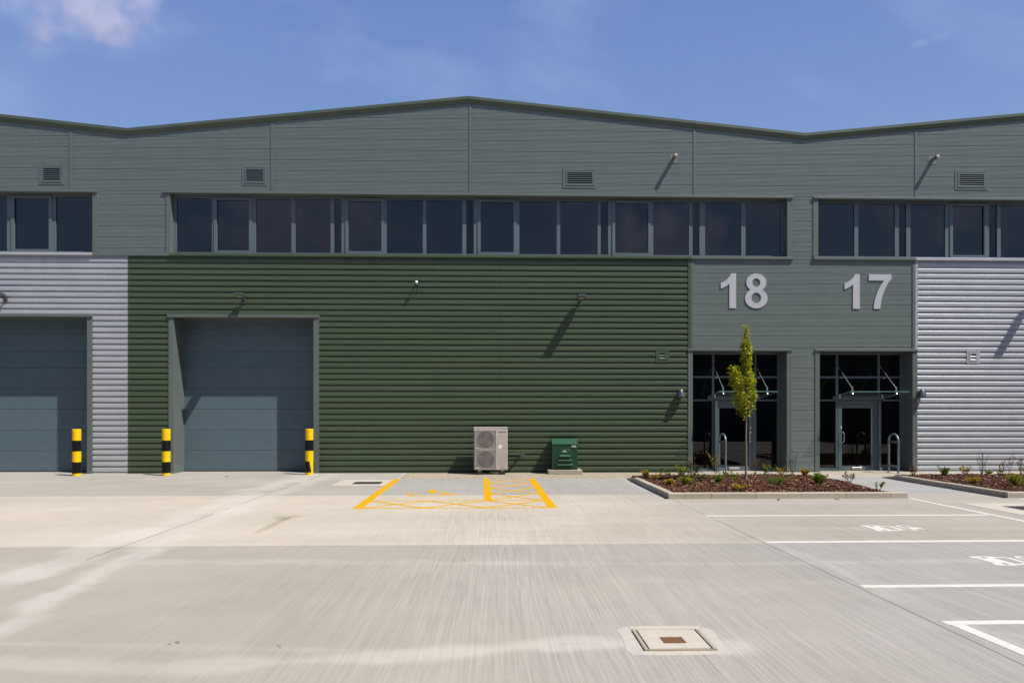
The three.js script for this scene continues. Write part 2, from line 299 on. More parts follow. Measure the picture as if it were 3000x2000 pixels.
{ // path between the two planting beds and the paving in front of the entrances
  const path = thing('path', 'grey concrete footpath between the two mulch planting beds', 'path', null, [0, 0, 0], 'structure');
  const tex = slabTexture(512, 900, 8.1, 10.07, 1.82, 5.55, { brush: () => 0.7, color: (x, z, v) => mix3([0.25, 0.236, 0.212], [0.23, 0.22, 0.20], v) }, 31);
  const pm = new THREE.MeshStandardMaterial({ map: tex, roughness: 0.9 });
  mesh('path_slab', slabGeo(8.1, 10.07, 1.82, 3.7), pm, path); mesh('path_slab', slabGeo(8.1, 10.07, 3.7, 5.55), pm, path);
  const pave = thing('pavement', 'beige concrete pavement running in front of the two glazed entrances', 'pavement', null, [0, 0, 0], 'structure');
  const r = rngOf(12);
  for (let x = 5.7; x < 18; x += 1.23) for (const [a, b] of [[-0.62, 0.62], [0.62, 1.82]]) mesh('paving_slab', boxUV(slabGeo(x, x + 1.23, a, b, 0, 0.003, 0.004)), r() > 0.5 ? M.flag : M.flag2, pave);
  // block paving strip beside the wall
  const bp = thing('block_paving', 'strip of small beige paving blocks beside the green wall', 'paving', null, [0, 0, 0], 'structure');
  mesh('bedding', bx(-2.3, 5.7, -0.12, -0.06, -0.06, 1.82), M.base, bp);
  const tones = [0, 1, 2, 3, 4].map(k => std(lin(0.27 + 0.016 * k, 0.222 + 0.014 * k, 0.16 + 0.011 * k), 0.92, 0, gB));
  const blocks = [];
  for (let row = 0; row < 9; row++) for (let x = -2.3 + (row % 2 ? 0.05 : 0); x < 5.68; x += 0.1) {
    const z1 = 1.82 - row * 0.2, z0 = z1 - 0.2; if (z0 < -0.03) continue;
    blocks.push([row, x, z0, z1, (r() * 5) | 0, r() * 0.004]);
  }
  const rest = [];
  const unit = slabGeo(-0.05, 0.05, -0.1, 0.1, 0, 0.003, 0.005, 0.06); boxUV(unit);
  blocks.forEach(([row, x, z0, z1, k, dy], i) => {
    if (i < 300) { const b = mesh('paving_block', unit, tones[k], bp); b.position.set(x + 0.05, dy - 0.002, (z0 + z1) / 2); }
    else { const g = unit.clone(); g.translate(x + 0.05, dy - 0.002, (z0 + z1) / 2); rest.push(boxUV(g)); }
  });
  mesh('paving_blocks', merge(rest), tones[2], bp).userData.kind = 'stuff';
}

// ---------------------------------------------------------------- the terrace of units
const V1 = [-9.96, 9.462], R1 = [-0.617, 10.457], V2 = [8.847, 9.538], R0 = [-19.4, 10.42], R2 = [18.2, 10.49];
const ROOF = [R0, V1, R1, V2, R2];
const roofY = x => { for (let i = 0; i < 4; i++) if (x <= ROOF[i + 1][0] || i === 3) { const [a, b] = [ROOF[i], ROOF[i + 1]]; return a[1] + (b[1] - a[1]) * (x - a[0]) / (b[0] - a[0]); } };
function below(x0, x1, y) {   // stretches of [x0, x1] where the roof edge is above y
  const xs = [x0, ...ROOF.map(p => p[0]).filter(x => x > x0 && x < x1), x1], out = [];
  for (let i = 0; i < xs.length - 1; i++) {
    let a = xs[i], b = xs[i + 1]; const fa = roofY(a) - 0.1 - y, fb = roofY(b) - 0.1 - y;
    if (fa <= 0 && fb <= 0) continue;
    if (fa < 0) a = a + (b - a) * (-fa) / (fb - fa); else if (fb < 0) b = a + (b - a) * fa / (fa - fb);
    if (out.length && Math.abs(out[out.length - 1][1] - a) < 1e-6) out[out.length - 1][1] = b; else out.push([a, b]);
  }
  return out;
}
const XL = -19.4, XR = 18.2;
const OPEN = { wl: [-18.2, -10.918, 6.05, 7.70], wm: [-8.814, 8.347, 6.05, 7.70], wr: [9.234, 17.4, 6.05, 7.70], dl: [-15.05, -11.065, -0.1, 4.292], dm: [-8.716, -4.903, -0.1, 4.292], e1: [5.665, 8.334, -0.1, 3.405], e2: [9.275, 11.937, -0.1, 3.405] };
const unit = thing('industrial_building', 'terrace of grey, green and silver clad industrial units with zigzag roofline', 'building');

// wall core, liner and rooms behind the glass
{
  const xs = [XL, XR], ys = [-0.1, 9.3]; const CUT = Object.values(OPEN).map(o => [o[0] - 0.015, o[1] + 0.015, o[2], o[3] + 0.012]); for (const o of CUT) { xs.push(o[0], o[1]); ys.push(o[2], o[3]); }
  const u = a => [...new Set(a)].sort((p, q) => p - q); const X = u(xs), Y = u(ys), parts = [];
  for (let j = 0; j < Y.length - 1; j++) {
    let run = null;
    for (let i = 0; i < X.length - 1; i++) {
      const cx = (X[i] + X[i + 1]) / 2, cy = (Y[j] + Y[j + 1]) / 2, hole = CUT.some(o => cx > o[0] && cx < o[1] && cy > o[2] && cy < o[3]);
      if (hole) { if (run !== null) parts.push(bx(run, X[i], Y[j], Y[j + 1], -0.22, -0.06)); run = null; } else if (run === null) run = X[i];
    }
    if (run !== null) parts.push(bx(run, XR, Y[j], Y[j + 1], -0.22, -0.06));
  }
  const g = new THREE.ExtrudeGeometry(poly([[XL, 9.3], [XR, 9.3], ...[...ROOF].reverse().map(p => [p[0], p[1] - 0.1])]), { depth: 0.16, bevelEnabled: false }); g.translate(0, 0, -0.22); parts.push(boxUV(g));
  mesh('wall_core', merge(parts), M.liner, unit);
  const rf = []; for (let i = 0; i < 4; i++) { const [a, b] = [ROOF[i], ROOF[i + 1]]; quad(rf, [a[0], a[1] - 0.03, -0.02], [b[0], b[1] - 0.03, -0.02], [b[0], b[1] - 0.03, -34], [a[0], a[1] - 0.03, -34]); }
  mesh('roof', soup(rf), M.grey2, unit);
  mesh('rear_wall', bx(XL, XR, -0.1, 9.4, -34.2, -34), M.grey2, unit);
  mesh('end_wall', bx(XL - 0.2, XL, -0.1, 9.4, -34.2, -0.06), M.grey2, unit); mesh('end_wall', bx(XR, XR + 0.2, -0.1, 9.4, -34.2, -0.06), M.grey2, unit);
  const room = grp('interior', unit);
  mesh('floor', bx(XL, XR, -0.12, -0.012, -33.9, -0.78), M.liner, room);
  mesh('upper_floor', bx(XL, XR, 5.35, 5.65, -9, -0.3), M.liner, room);
  mesh('ceiling', bx(XL, XR, 8.35, 8.45, -9, -0.3), M.liner, room);
  mesh('partition', bx(XL, XR, 0, 9.2, -9.2, -9), M.liner, room);
  for (const x of [-9.9, 5.2, 8.7, 12.2]) mesh('party_wall', bx(x - 0.1, x + 0.1, 0, 8.3, -9, -0.8), M.liner, room);
  mesh('lobby_wall', bx(5.3, 12.1, 0, 5.3, -5.2, -5.0), M.liner, room);
}

// micro-ribbed grey panels
const ROW = 0.2965, ROW0 = 5.99 - 9 * ROW;
function microPanel(x0, x1, y0, y1, mat, parent, jd = 0.0062) {
  const name = 'cladding_panel';
  const side = [[], []], pr = [], jr = 0.0095, n = Math.max(1, Math.round((y1 - y0 - jr) / 0.0357)), p = (y1 - y0 - jr) / n;
  pr.push([y0, -jd], [y0 + jr * 0.6, -jd], [y0 + jr, 0]);
  for (let k = 0; k < n; k++) { const y = y0 + jr + k * p; pr.push([y, 0], [y + p * 0.52, 0], [y + p * 0.62, -0.0055], [y + p * 0.92, -0.0055], [y + p, 0]); }
  for (let i = 0; i < pr.length - 1; i++) {
    const [ya, za] = pr[i], [yb, zb] = pr[i + 1]; if (Math.abs(ya - yb) < 1e-7 && Math.abs(za - zb) < 1e-7) continue;
    for (const [a, b] of below(x0, x1, (ya + yb) / 2)) quad(side[a < x0 + 1e-6 ? 0 : 1], [a, ya, za], [b, ya, za], [b, yb, zb], [a, yb, zb]);
  }
  for (const t of side) if (t.length) mesh(name, soup(t), mat, parent);
}
{
  const r = rngOf(41), greys = [M.grey, M.grey2, M.grey3];
  const wall = grp('upper_cladding', unit);
  const bays = [[XL, -17.1], [-16.95, -11.565], [-11.46, -6.09], [-5.99, -0.625], [-0.52, 5.663], [5.77, 11.995], [12.085, XR]];
  for (const [a, b] of bays) for (let k = 0; k < 10; k++) { const y0 = 7.765 + k * ROW, y1 = y0 + ROW; microPanel(a, b, y0, y1, greys[(r() * 3) | 0], wall); }
  for (const x of [-17.025, -11.512, -6.04, -0.572, 5.716, 12.04]) { // vertical joint strips: a top-hat cover with recessed edges
    const top = roofY(x) - 0.12, st = mesh('joint_strip', merge([bx(x - 0.032, x + 0.032, 7.765, top, -0.03, 0.012), bx(x - 0.05, x - 0.032, 7.765, top, -0.03, 0.004), bx(x + 0.032, x + 0.05, 7.765, top, -0.03, 0.004)]), M.trim, wall);
  }
  const pier = grp('pier_cladding', unit);
  const rows = (x0, x1, y0, y1, jd) => { for (let k = -1; k < 30; k++) { const a = Math.max(y0, ROW0 - 3.35 + k * ROW), b = Math.min(y1, ROW0 - 3.35 + (k + 1) * ROW); if (b - a > 0.03) microPanel(x0, x1, a, b, greys[(r() * 3) | 0], pier, jd); } };
  rows(-10.771, -8.934, 6.05, 7.765); rows(8.507, 9.087, 5.985, 7.765, 0.003); rows(5.684, 11.934, 3.463, 5.985, 0.003); rows(8.474, 9.139, 0.02, 3.463, 0.003);
}
// profiled sheets
const PITCH = 0.16;
function sheetProfile(y0, y1) {
  const pts = [], D = -0.034, k0 = Math.floor((y0 - 0.04) / PITCH) - 1, k1 = Math.ceil(y1 / PITCH) + 1;
  const raw = []; for (let k = k0; k <= k1; k++) { const c = 0.058 + k * PITCH; raw.push([c, 0], [c + 0.003, 0.002], [c + 0.085, 0.002], [c + 0.088, 0], [c + 0.106, D], [c + 0.1255, D], [c + 0.1275, D + 0.003], [c + 0.1295, D], [c + 0.144, D]); }
  const at = y => { for (let i = 0; i < raw.length - 1; i++) if (y >= raw[i][0] && y <= raw[i + 1][0]) return [y, lerp(raw[i][1], raw[i + 1][1], (y - raw[i][0]) / (raw[i + 1][0] - raw[i][0]))]; };
  return [at(y0), ...raw.filter(p => p[0] > y0 + 1e-6 && p[0] < y1 - 1e-6), at(y1)];
}
function sheets(parent, mats, x0, x1, top, skip, splits, seed) {
  const r = rngOf(seed), H6 = PITCH * 6;
  for (let y = 0.022; y < top; y += H6) {
    const y1 = Math.min(top, y + H6);
    for (const [ya, yb] of skip && y < skip[2] && y1 > skip[2] ? [[y, skip[2]], [skip[2], y1]] : [[y, y1]]) {
      let runs = [[x0, x1]]; if (skip && (ya + yb) / 2 < skip[2]) runs = [[x0, skip[0]], [skip[1], x1]];
      for (const s of splits) runs = runs.flatMap(([a, b]) => s > a + 0.05 && s < b - 0.05 ? [[a, s - 0.0015], [s + 0.0015, b]] : [[a, b]]);
      for (const [a, b] of runs) { const m = mesh('profiled_sheet', profileX(sheetProfile(ya, yb), a, b), mats[(r() * mats.length) | 0], parent); }
    }
  }
}
const greenWall = grp('green_cladding', unit), silverWall = grp('silver_cladding', unit);
sheets(greenWall, [M.green, M.green2], -9.97, 5.538, 5.985, [-8.858, -4.752, 4.372], [0.26, -6.2, -1.6], 3);
sheets(silverWall, [M.silver, M.silver2], XL, -9.972, 5.985, [-15.2, -10.922, 4.372], [-15.9], 4);
sheets(silverWall, [M.silver, M.silver2], 12.083, XR, 5.985, null, [], 5);
mesh('base_trim', bx(-10.92, -9.972, -0.02, 0.03, -0.04, 0.01), M.silver, silverWall); mesh('base_trim', bx(12.083, XR, -0.02, 0.03, -0.04, 0.01), M.silver, silverWall);
mesh('base_trim', bx(-9.97, -8.86, -0.02, 0.03, -0.04, 0.01), M.green, greenWall); mesh('base_trim', bx(-4.752, 5.538, -0.02, 0.03, -0.04, 0.01), M.green, greenWall);
{ // fasteners: rows of small screws in the troughs
  const screws = (list, parent, mat) => { const g = list.map(([x, y, z, s]) => cyl(s, s * 0.7, [x, y, z], [x, y, z + 0.012], 6)); const m = mesh('screws', merge(g), mat, parent); m.userData.kind = 'stuff'; };
  const a = [], b = [], c = [];
  for (let k = 0; k < 37; k++) {
    const y = 0.058 + k * PITCH + 0.117; const full = k % 6 === 4;
    for (let i = 0; i < 7; i++) { const x = 12.58 + i * 0.49; if (full || i % 4 === (k % 2 ? 0 : 2)) a.push([x, y, -0.034, 0.011]); }
    for (let i = 0; i < 9; i++) { const x = -13.2 + i * 0.49; if (x > -10.0) continue; if (y < 4.4 && x < -10.92) continue; if (full || i % 3 === k % 3 && i % 2 === 0) a.push([x, y, -0.034, 0.011]); }
    if (y < 4.3) { b.push([-10.94, y, 0.014, 0.011], [-8.84, y, 0.014, 0.011], [-4.77, y, 0.014, 0.011]); }
    if (k % 2 && y > 3.5) { c.push([5.60, y, 0.016, 0.011], [12.07, y, 0.016, 0.011]); }
    if (k % 2 && y < 3.4) { b.push([5.55, y, 0.014, 0.011], [8.462, y, 0.014, 0.011], [9.15, y, 0.014, 0.011], [12.06, y, 0.014, 0.011]); }
  }
  for (let k = 0; k < 6; k++) { const y = 6.1 + k * ROW; b.push([-10.78, y, 0.014, 0.01], [-8.925, y, 0.014, 0.01], [8.498, y, 0.014, 0.01], [9.098, y, 0.014, 0.01]); }
  for (let k = 0; k < 8; k++) { const y = 3.6 + k * ROW; c.push([5.672, y, 0.016, 0.011], [11.946, y, 0.016, 0.011]); }
  screws(a, silverWall, M.galv); screws(b, unit, M.trim); screws(c, unit, M.trim);
}
// corner strips between claddings
mesh('corner_trim', rbx(5.538, 5.621, 3.463, 5.975, -0.05, 0.016, 0.004), M.green, unit); mesh('corner_trim', rbx(5.621, 5.69, 3.463, 5.975, -0.05, 0.016, 0.004), M.trim, unit);
mesh('corner_trim', rbx(11.93, 12.016, 3.463, 5.975, -0.05, 0.016, 0.004), M.trim, unit); mesh('corner_trim', rbx(12.016, 12.085, 3.45, 5.975, -0.05, 0.016, 0.004), M.silver, unit);
// verge flashing along the zigzag roof edge
for (let i = 0; i < 4; i++) {
  const [a, b] = [ROOF[i], ROOF[i + 1]], n = 3, prof = [[-0.0, -0.35], [0.0, 0.055], [-0.008, 0.066], [-0.082, 0.07], [-0.088, 0.066], [-0.186, 0.012], [-0.19, -0.02]];
  for (let k = 0; k < n; k++) {
    const t = [], pa = [lerp(a[0], b[0], k / n) + 0.0015, lerp(a[1], b[1], k / n)], pb = [lerp(a[0], b[0], (k + 1) / n) - 0.0015, lerp(a[1], b[1], (k + 1) / n)];
    for (let q = 0; q < prof.length - 1; q++) quad(t, [pa[0], pa[1] + prof[q][0], prof[q][1]], [pa[0], pa[1] + prof[q + 1][0], prof[q + 1][1]], [pb[0], pb[1] + prof[q + 1][0], prof[q + 1][1]], [pb[0], pb[1] + prof[q][0], prof[q][1]]);
    mesh('verge_flashing', soup(t), M.fascia, unit);
  }
}
// window bands
function flashing(x0, x1, y0, y1, mat, name = 'head_flashing', out = 0.05) { mesh(name, rbx(x0, x1, y0, y1, -0.1, out, 0.004), mat, unit); }
function reveal(o, depth, mat, sides, zf = -0.03) {
  const [x0, x1, y0, y1] = o;
  mesh('soffit', bx(x0 - 0.02, x1 + 0.02, y1 + 0.003, y1 + 0.025, -depth, -0.1), mat, unit);
  if (sides[0]) mesh('reveal', bx(x0 - 0.025, x0, Math.max(0, y0), y1 + 0.002, -depth, zf), mat, unit);
  if (sides[1]) mesh('reveal', bx(x1, x1 + 0.025, Math.max(0, y0), y1 + 0.002, -depth, zf), mat, unit);
}
flashing(XL, -10.773, 7.70, 7.766, M.trim); flashing(-8.999, 8.516, 7.702, 7.767, M.trim); flashing(9.086, XR, 7.70, 7.766, M.trim);
flashing(XL, -10.918, 5.98, 6.052, M.silver, 'window_sill', 0.055); flashing(-10.918, -8.814, 5.975, 6.05, M.trim, 'cladding_trim', 0.04); flashing(-8.814, 5.62, 5.98, 6.052, M.green, 'window_sill', 0.055);
flashing(5.62, 8.52, 5.979, 6.051, M.trim, 'window_sill', 0.055); flashing(9.083, 12.02, 5.979, 6.051, M.trim, 'window_sill', 0.055); flashing(12.02, XR, 5.98, 6.052, M.silver, 'window_sill', 0.055);
reveal(OPEN.wl, 0.26, M.trim, [1, 1]); reveal(OPEN.wm, 0.26, M.trim, [1, 1]); reveal(OPEN.wr, 0.26, M.trim, [1, 1]);
for (const [a, b] of [[-10.943, -10.771], [-8.934, -8.789], [8.322, 8.507], [9.087, 9.259]]) { const s = b < 0 ? (a < -10 ? [-10.918, b] : [a, -8.814]) : (a < 9 ? [8.347, b] : [a, 9.234]); mesh('jamb_strip', rbx(s[0], s[1], 6.052, 7.70, -0.03, 0.0155, 0.004), M.trim, unit); }
function windowRow(o, lights, capL, capR) {   // lights: [glass x0, glass x1, opener?]
  const top = 7.70, bot = 6.052, z = -0.2;
  lights.forEach(([a, b, op], i) => {
    const L = i ? (lights[i - 1][1] + a) / 2 : o[0], R = i < lights.length - 1 ? (b + lights[i + 1][0]) / 2 : o[1];
    const g0 = op ? a - 0.07 : a, g1 = op ? b + 0.07 : b, y0 = 6.132, y1 = 7.632;
    const f = [bx(L, g0, bot, top, z - 0.06, z), bx(g1, R, bot, top, z - 0.06, z), bx(g0, g1, bot, y0 - (op ? 0.045 : 0), z - 0.06, z - 0.001), bx(g0, g1, y1 + (op ? 0.03 : 0), top, z - 0.06, z - 0.001)].filter(Boolean);
    const w = mesh('window', merge(f), M.frame, unit);
    if (op) { const s0 = y0 - 0.045, s1 = y1 + 0.03; mesh('sash', merge([bx(g0 - 0.012, a, s0 - 0.012, s1 + 0.012, z - 0.055, z + 0.022), bx(b, g1 + 0.012, s0 - 0.012, s1 + 0.012, z - 0.055, z + 0.022), bx(a, b, s0 - 0.012, y0 + 0.05, z - 0.055, z + 0.0215), bx(a, b, y1 - 0.045, s1 + 0.012, z - 0.055, z + 0.0215)]), M.frame, w); }
    const ga = op ? [y0 + 0.05, y1 - 0.045] : [y0, y1];
    const tilt = (Math.sin(i * 12.9 + a * 7.1) * 0.0035), pg = new THREE.PlaneGeometry(b - a + 0.01, ga[1] - ga[0] + 0.01); pg.rotateX(tilt * 0.6); pg.rotateY(tilt); pg.translate((a + b) / 2, (ga[0] + ga[1]) / 2, z - 0.034);
    mesh('pane', boxUV(pg), b - a < 0.3 ? M.glass2 : M.glass, w);
  });
}
windowRow(OPEN.wm, [[-8.727, -7.759], [-7.615, -6.728, 1], [-6.548, -5.563], [-5.454, -4.477], [-4.381, -4.175], [-3.982, -3.062, 1], [-2.916, -1.908], [-1.81, -0.799], [-0.689, -0.481], [-0.286, 0.644, 1], [0.803, 1.859], [1.958, 3.017], [3.103, 3.313], [3.511, 4.451, 1], [4.599, 5.617], [5.716, 5.915], [6.077, 7.111], [7.236, 8.261]]);
windowRow(OPEN.wl, [[-18.0, -17.0], [-16.9, -15.9], [-15.78, -14.8], [-14.68, -13.35], [-13.149, -12.205, 1], [-12.028, -11.0]]);
windowRow(OPEN.wr, [[9.32, 10.371], [10.488, 11.548], [11.666, 11.877], [12.003, 13.012], [13.224, 14.147, 1], [14.296, 14.529], [14.636, 15.66], [15.78, 16.3], [16.42, 17.32]]);

// roller doors
function rollerDoor(o) {
  const [x0, x1, , y1] = o, D = 0.68, d = grp('roller_door', unit);
  reveal(o, D + 0.1, M.trim, [1, 1], -0.045);
  const js = [0.022, 0.599, 1.185, 1.771, 2.357, 2.932, 3.411, 3.886, 4.34];
  for (let k = 0; k < js.length - 1; k++) {
    const a = js[k], b = js[k + 1], pr = [[a, -0.012], [a + 0.004, -0.012], [a + 0.007, 0]], n = Math.round((b - a) / 0.097), p = (b - a) / n;
    for (let i = 1; i < n; i++) { const y = a + i * p; pr.push([y - 0.006, 0], [y - 0.002, -0.0022], [y + 0.002, -0.0022], [y + 0.005, 0]); }
    pr.push([b - 0.003, 0], [b, -0.012]);
    mesh('door_section', profileX(pr.map(([y, z]) => [y, z - D]), x0 - 0.02, x1 + 0.02), k % 2 ? M.door : M.door2, d);
  }
  mesh('door_backing', bx(x0 - 0.02, x1 + 0.02, 0, 4.35, -D - 0.08, -D - 0.02), M.door, d);
  mesh('bottom_seal', bx(x0, x1, 0.001, 0.026, -D - 0.015, -D + 0.012), M.rubber, d);
  for (const [a, b] of [[x0 - 0.144, x0], [x1, x1 + 0.151]]) mesh('jamb_strip', rbx(a, b, 0.0, 4.29, -0.045, 0.0145, 0.004), M.trim, unit);
  mesh('head_flashing', rbx(x0 - 0.172, x1 + 0.16, 4.293, 4.373, -0.1, 0.045, 0.004), M.trim, unit);
}
rollerDoor(OPEN.dm); rollerDoor(OPEN.dl);

// glazed entrances
function entrance(o, m, side) {   // m: mullion x pairs, leaf and glass x; side: +1 handle on the far-x stile
  const [x0, x1, , y1] = o, z = -0.5, e = grp('glazed_entrance', unit), F = M.frame;
  reveal(o, 0.6, M.trim, [1, 1], -0.045);
  for (const [a, b] of [[x0 - 0.135, x0], [x1, x1 + 0.138]]) mesh('jamb_strip', rbx(a, b, 0, 3.404, -0.045, 0.0145, 0.004), M.trim, unit);
  mesh('head_flashing', rbx(x0 - 0.14, x1 + 0.142, 3.406, 3.464, -0.1, 0.04, 0.004), M.trim, unit);
  const [m0, m1, m2, m3] = m.mul, T = [[2.007, 2.055], [2.672, 2.726]];
  mesh('screen_frame', merge([bx(x0, x0 + 0.045, 0, y1, z - 0.1, z), bx(x1 - 0.06, x1, 0, y1, z - 0.1, z), bx(x0 + 0.045, x1 - 0.06, 3.35, y1, z - 0.1, z - 0.001), bx(x0 + 0.045, m0, 0, 0.075, z - 0.1, z - 0.001), bx(m3, x1 - 0.06, 0, 0.075, z - 0.1, z - 0.001)]), F, e);
  mesh('mullion', bx(m0, m1, 0, 3.35, z - 0.1, z + 0.002), F, e); mesh('mullion', bx(m2, m3, 0, 3.35, z - 0.1, z + 0.002), F, e);
  for (const [a, b] of T) for (const [p, q] of [[x0 + 0.045, m0], [m1, m2], [m3, x1 - 0.06]]) mesh('transom', bx(p, q, a, b, z - 0.1, z - 0.001), F, e);
  const spans = [[x0 + 0.045, m0], [m1, m2], [m3, x1 - 0.06]], rows = [[0.075, 2.007], [2.055, 2.672], [2.726, 3.35]];
  rows.forEach(([a, b], j) => spans.forEach(([p, q], i) => { if (j === 0 && i === 1) return; mesh('pane', bx(p, q, a, b, z - 0.056, z - 0.050), M.dglass, e); }));
  mesh('sill_plate', bx(x0 + 0.02, m1, 0.002, 0.025, z - 0.02, z + 0.07), F, e);
  // door frame and guide posts
  mesh('door_frame', merge([bx(m1, m.leaf[0] - 0.006, 0, 2.007, z - 0.09, z + 0.012), bx(m.leaf[1] + 0.006, m2, 0, 2.007, z - 0.09, z + 0.012), bx(m.leaf[0] - 0.006, m.leaf[1] + 0.006, 1.925, 2.007, z - 0.09, z + 0.011)]), F, e);
  for (const [a, b] of m.posts) { mesh('guide_post', rbx(a, b, 0.0, 2.0, z + 0.003, z + 0.095, 0.005), F, e); mesh('post_foot', rbx(a - 0.008, b + 0.008, 0, 0.09, z + 0.004, z + 0.13, 0.006), F, e); }
  const [l0, l1] = m.leaf, [g0, g1] = m.gl, d = grp('entrance_door', unit);
  mesh('door_leaf', merge([bx(l0, g0, 0.008, 1.919, z - 0.06, z), bx(g1, l1, 0.008, 1.919, z - 0.06, z), bx(g0, g1, 0.008, 0.124, z - 0.06, z - 0.0005), bx(g0, g1, 1.808, 1.919, z - 0.06, z - 0.0005)]), F, d);
  mesh('pane', bx(g0, g1, 0.124, 1.808, z - 0.033, z - 0.027), M.dglass, d);
  const hx = side > 0 ? g1 + 0.045 : g0 - 0.03, hs = side > 0 ? -0.05 : 0.055;
  mesh('pull_handle', tube([[hx, 0.82, z], [hx + hs * 0.3, 0.815, z + 0.05], [hx + hs * 0.6, 0.83, z + 0.075], [hx + hs, 0.86, z + 0.08], [hx + hs, 0.96, z + 0.08], [hx + hs, 1.07, z + 0.08], [hx + hs * 0.6, 1.1, z + 0.075], [hx + hs * 0.3, 1.112, z + 0.05], [hx, 1.108, z]], 0.013, 40, 8), M.steel, d);
  mesh('lock', rbx(hx - 0.014, hx + 0.014, 1.21, 1.27, z, z + 0.012, 0.003), M.white, d);
  const c = (g0 + g1) / 2; mesh('letter_plate', rbx(c - 0.148, c + 0.148, 0.034, 0.099, z - 0.001, z + 0.022, 0.005), M.steel, d);
}
entrance(OPEN.e1, { mul: [6.369, 6.43, 7.602, 7.653], leaf: [6.515, 7.532], gl: [6.575, 7.441], posts: [[6.43, 6.495]] }, 1);
entrance(OPEN.e2, { mul: [9.983, 10.045, 11.216, 11.272], leaf: [10.06, 11.118], gl: [10.158, 11.02], posts: [[11.205, 11.262]] }, -1);
function canopy(x0, x1, rods) {
  const c = grp('glass_canopy', unit), zb = -0.44, zf = 0.6, yb = 2.12, yf = 2.25, yAt = z => lerp(yb, yf, (z - zb) / (zf - zb));
  const t = []; quad(t, [x0, yb, zb], [x1, yb, zb], [x1, yf, zf], [x0, yf, zf]); mesh('canopy_glass', soup(t), M.canopy, c);
  const e = 0.007; mesh('glass_edge', merge([bx(x0, x1, yf - e, yf + e, zf, zf + 0.004), bx(x0, x1, yb - e, yb + e, zb - 0.004, zb)].concat([x0, x1].map(x => { const q = []; quad(q, [x, yb - e, zb], [x, yf - e, zf], [x, yf + e, zf], [x, yb + e, zb]); return soup(q); }))), M.edge, c);
  mesh('support_beam', rbx(x0 + 0.02, x1 - 0.1, 2.055, 2.105, -0.49, -0.42, 0.004), M.frame, c);
  for (const x of rods) {
    const zfix = 0.42, y = yAt(zfix);
    const r = mesh('tie_rod', merge([cyl(0.011, 0.011, [x, 3.03, -0.45], [x, y + 0.13, zfix - 0.02], 10), cyl(0.016, 0.016, [x, 2.72, -0.067 + (-0.45 + 0.067) * 0.55], [x, 2.66, -0.2], 8)]), M.steel, c);
    mesh('rod_bracket', merge([rbx(x - 0.025, x + 0.025, 2.99, 3.07, -0.5, -0.44, 0.004), cyl(0.018, 0.018, [x, 3.03, -0.44], [x, 3.03, -0.41], 10)]), M.frame, c);
    mesh('glass_fitting', merge([cyl(0.02, 0.02, [x, y + 0.02, zfix], [x, y + 0.16, zfix], 12), cyl(0.045, 0.022, [x, y - 0.035, zfix], [x, y - 0.004, zfix], 14), cyl(0.04, 0.04, [x, y + 0.004, zfix], [x, y + 0.018, zfix], 14)]), M.steel, c);
    const zb2 = -0.3, yb2 = yAt(zb2); mesh('rear_clamp', merge([cyl(0.018, 0.018, [x, yb2 - 0.05, zb2], [x, yb2 + 0.06, zb2], 10), cyl(0.014, 0.014, [x, yb2 + 0.05, zb2], [x, yb2 + 0.05, -0.5], 8)]), M.steel, c);
  }
}
canopy(6.208, 7.852, [6.39, 7.615]); canopy(9.855, 11.49, [10.0, 11.235]);

// ---------------------------------------------------------------- numbers on the wall
function digitShape(ch) {       // outlines of unit height
  if (ch === '1') { const s = new THREE.Shape(); s.moveTo(0.446, 0); s.lineTo(0.446, 1); s.lineTo(0.302, 1); s.bezierCurveTo(0.25, 0.86, 0.13, 0.77, 0, 0.73); s.lineTo(0, 0.557); s.bezierCurveTo(0.09, 0.585, 0.18, 0.635, 0.248, 0.70); s.lineTo(0.248, 0); s.closePath(); return s; }
  if (ch === '7') { const s = new THREE.Shape(); s.moveTo(0, 1); s.lineTo(0.665, 1); s.lineTo(0.665, 0.86); s.bezierCurveTo(0.50, 0.70, 0.36, 0.36, 0.335, 0); s.lineTo(0.142, 0); s.bezierCurveTo(0.16, 0.32, 0.29, 0.62, 0.452, 0.815); s.lineTo(0, 0.815); s.closePath(); return s; }
  const half = y => { let w = 0; for (const [c, rx, ry] of [[0.742, 0.29, 0.258], [0.288, 0.326, 0.288]]) { const q = 1 - ((y - c) / ry) ** 2; if (q > 0) w = Math.max(w, rx * Math.sqrt(q)); } return w; };
  const L = [], N = 72; for (let i = 0; i <= N; i++) { const y = 0.5 - 0.5 * Math.cos(Math.PI * i / N); L.push([half(y), y]); }
  const pts = [...L.map(([w, y]) => [0.326 + w, y]), ...L.slice(1, -1).reverse().map(([w, y]) => [0.326 - w, y])];
  const s = poly(pts);
  for (const [c, rx, ry] of [[0.738, 0.115, 0.12], [0.30, 0.137, 0.152]]) { const h = new THREE.Path(); h.absellipse(0.326, c, rx, ry, 0, Math.PI * 2, true); s.holes.push(h); }
  return s;
}
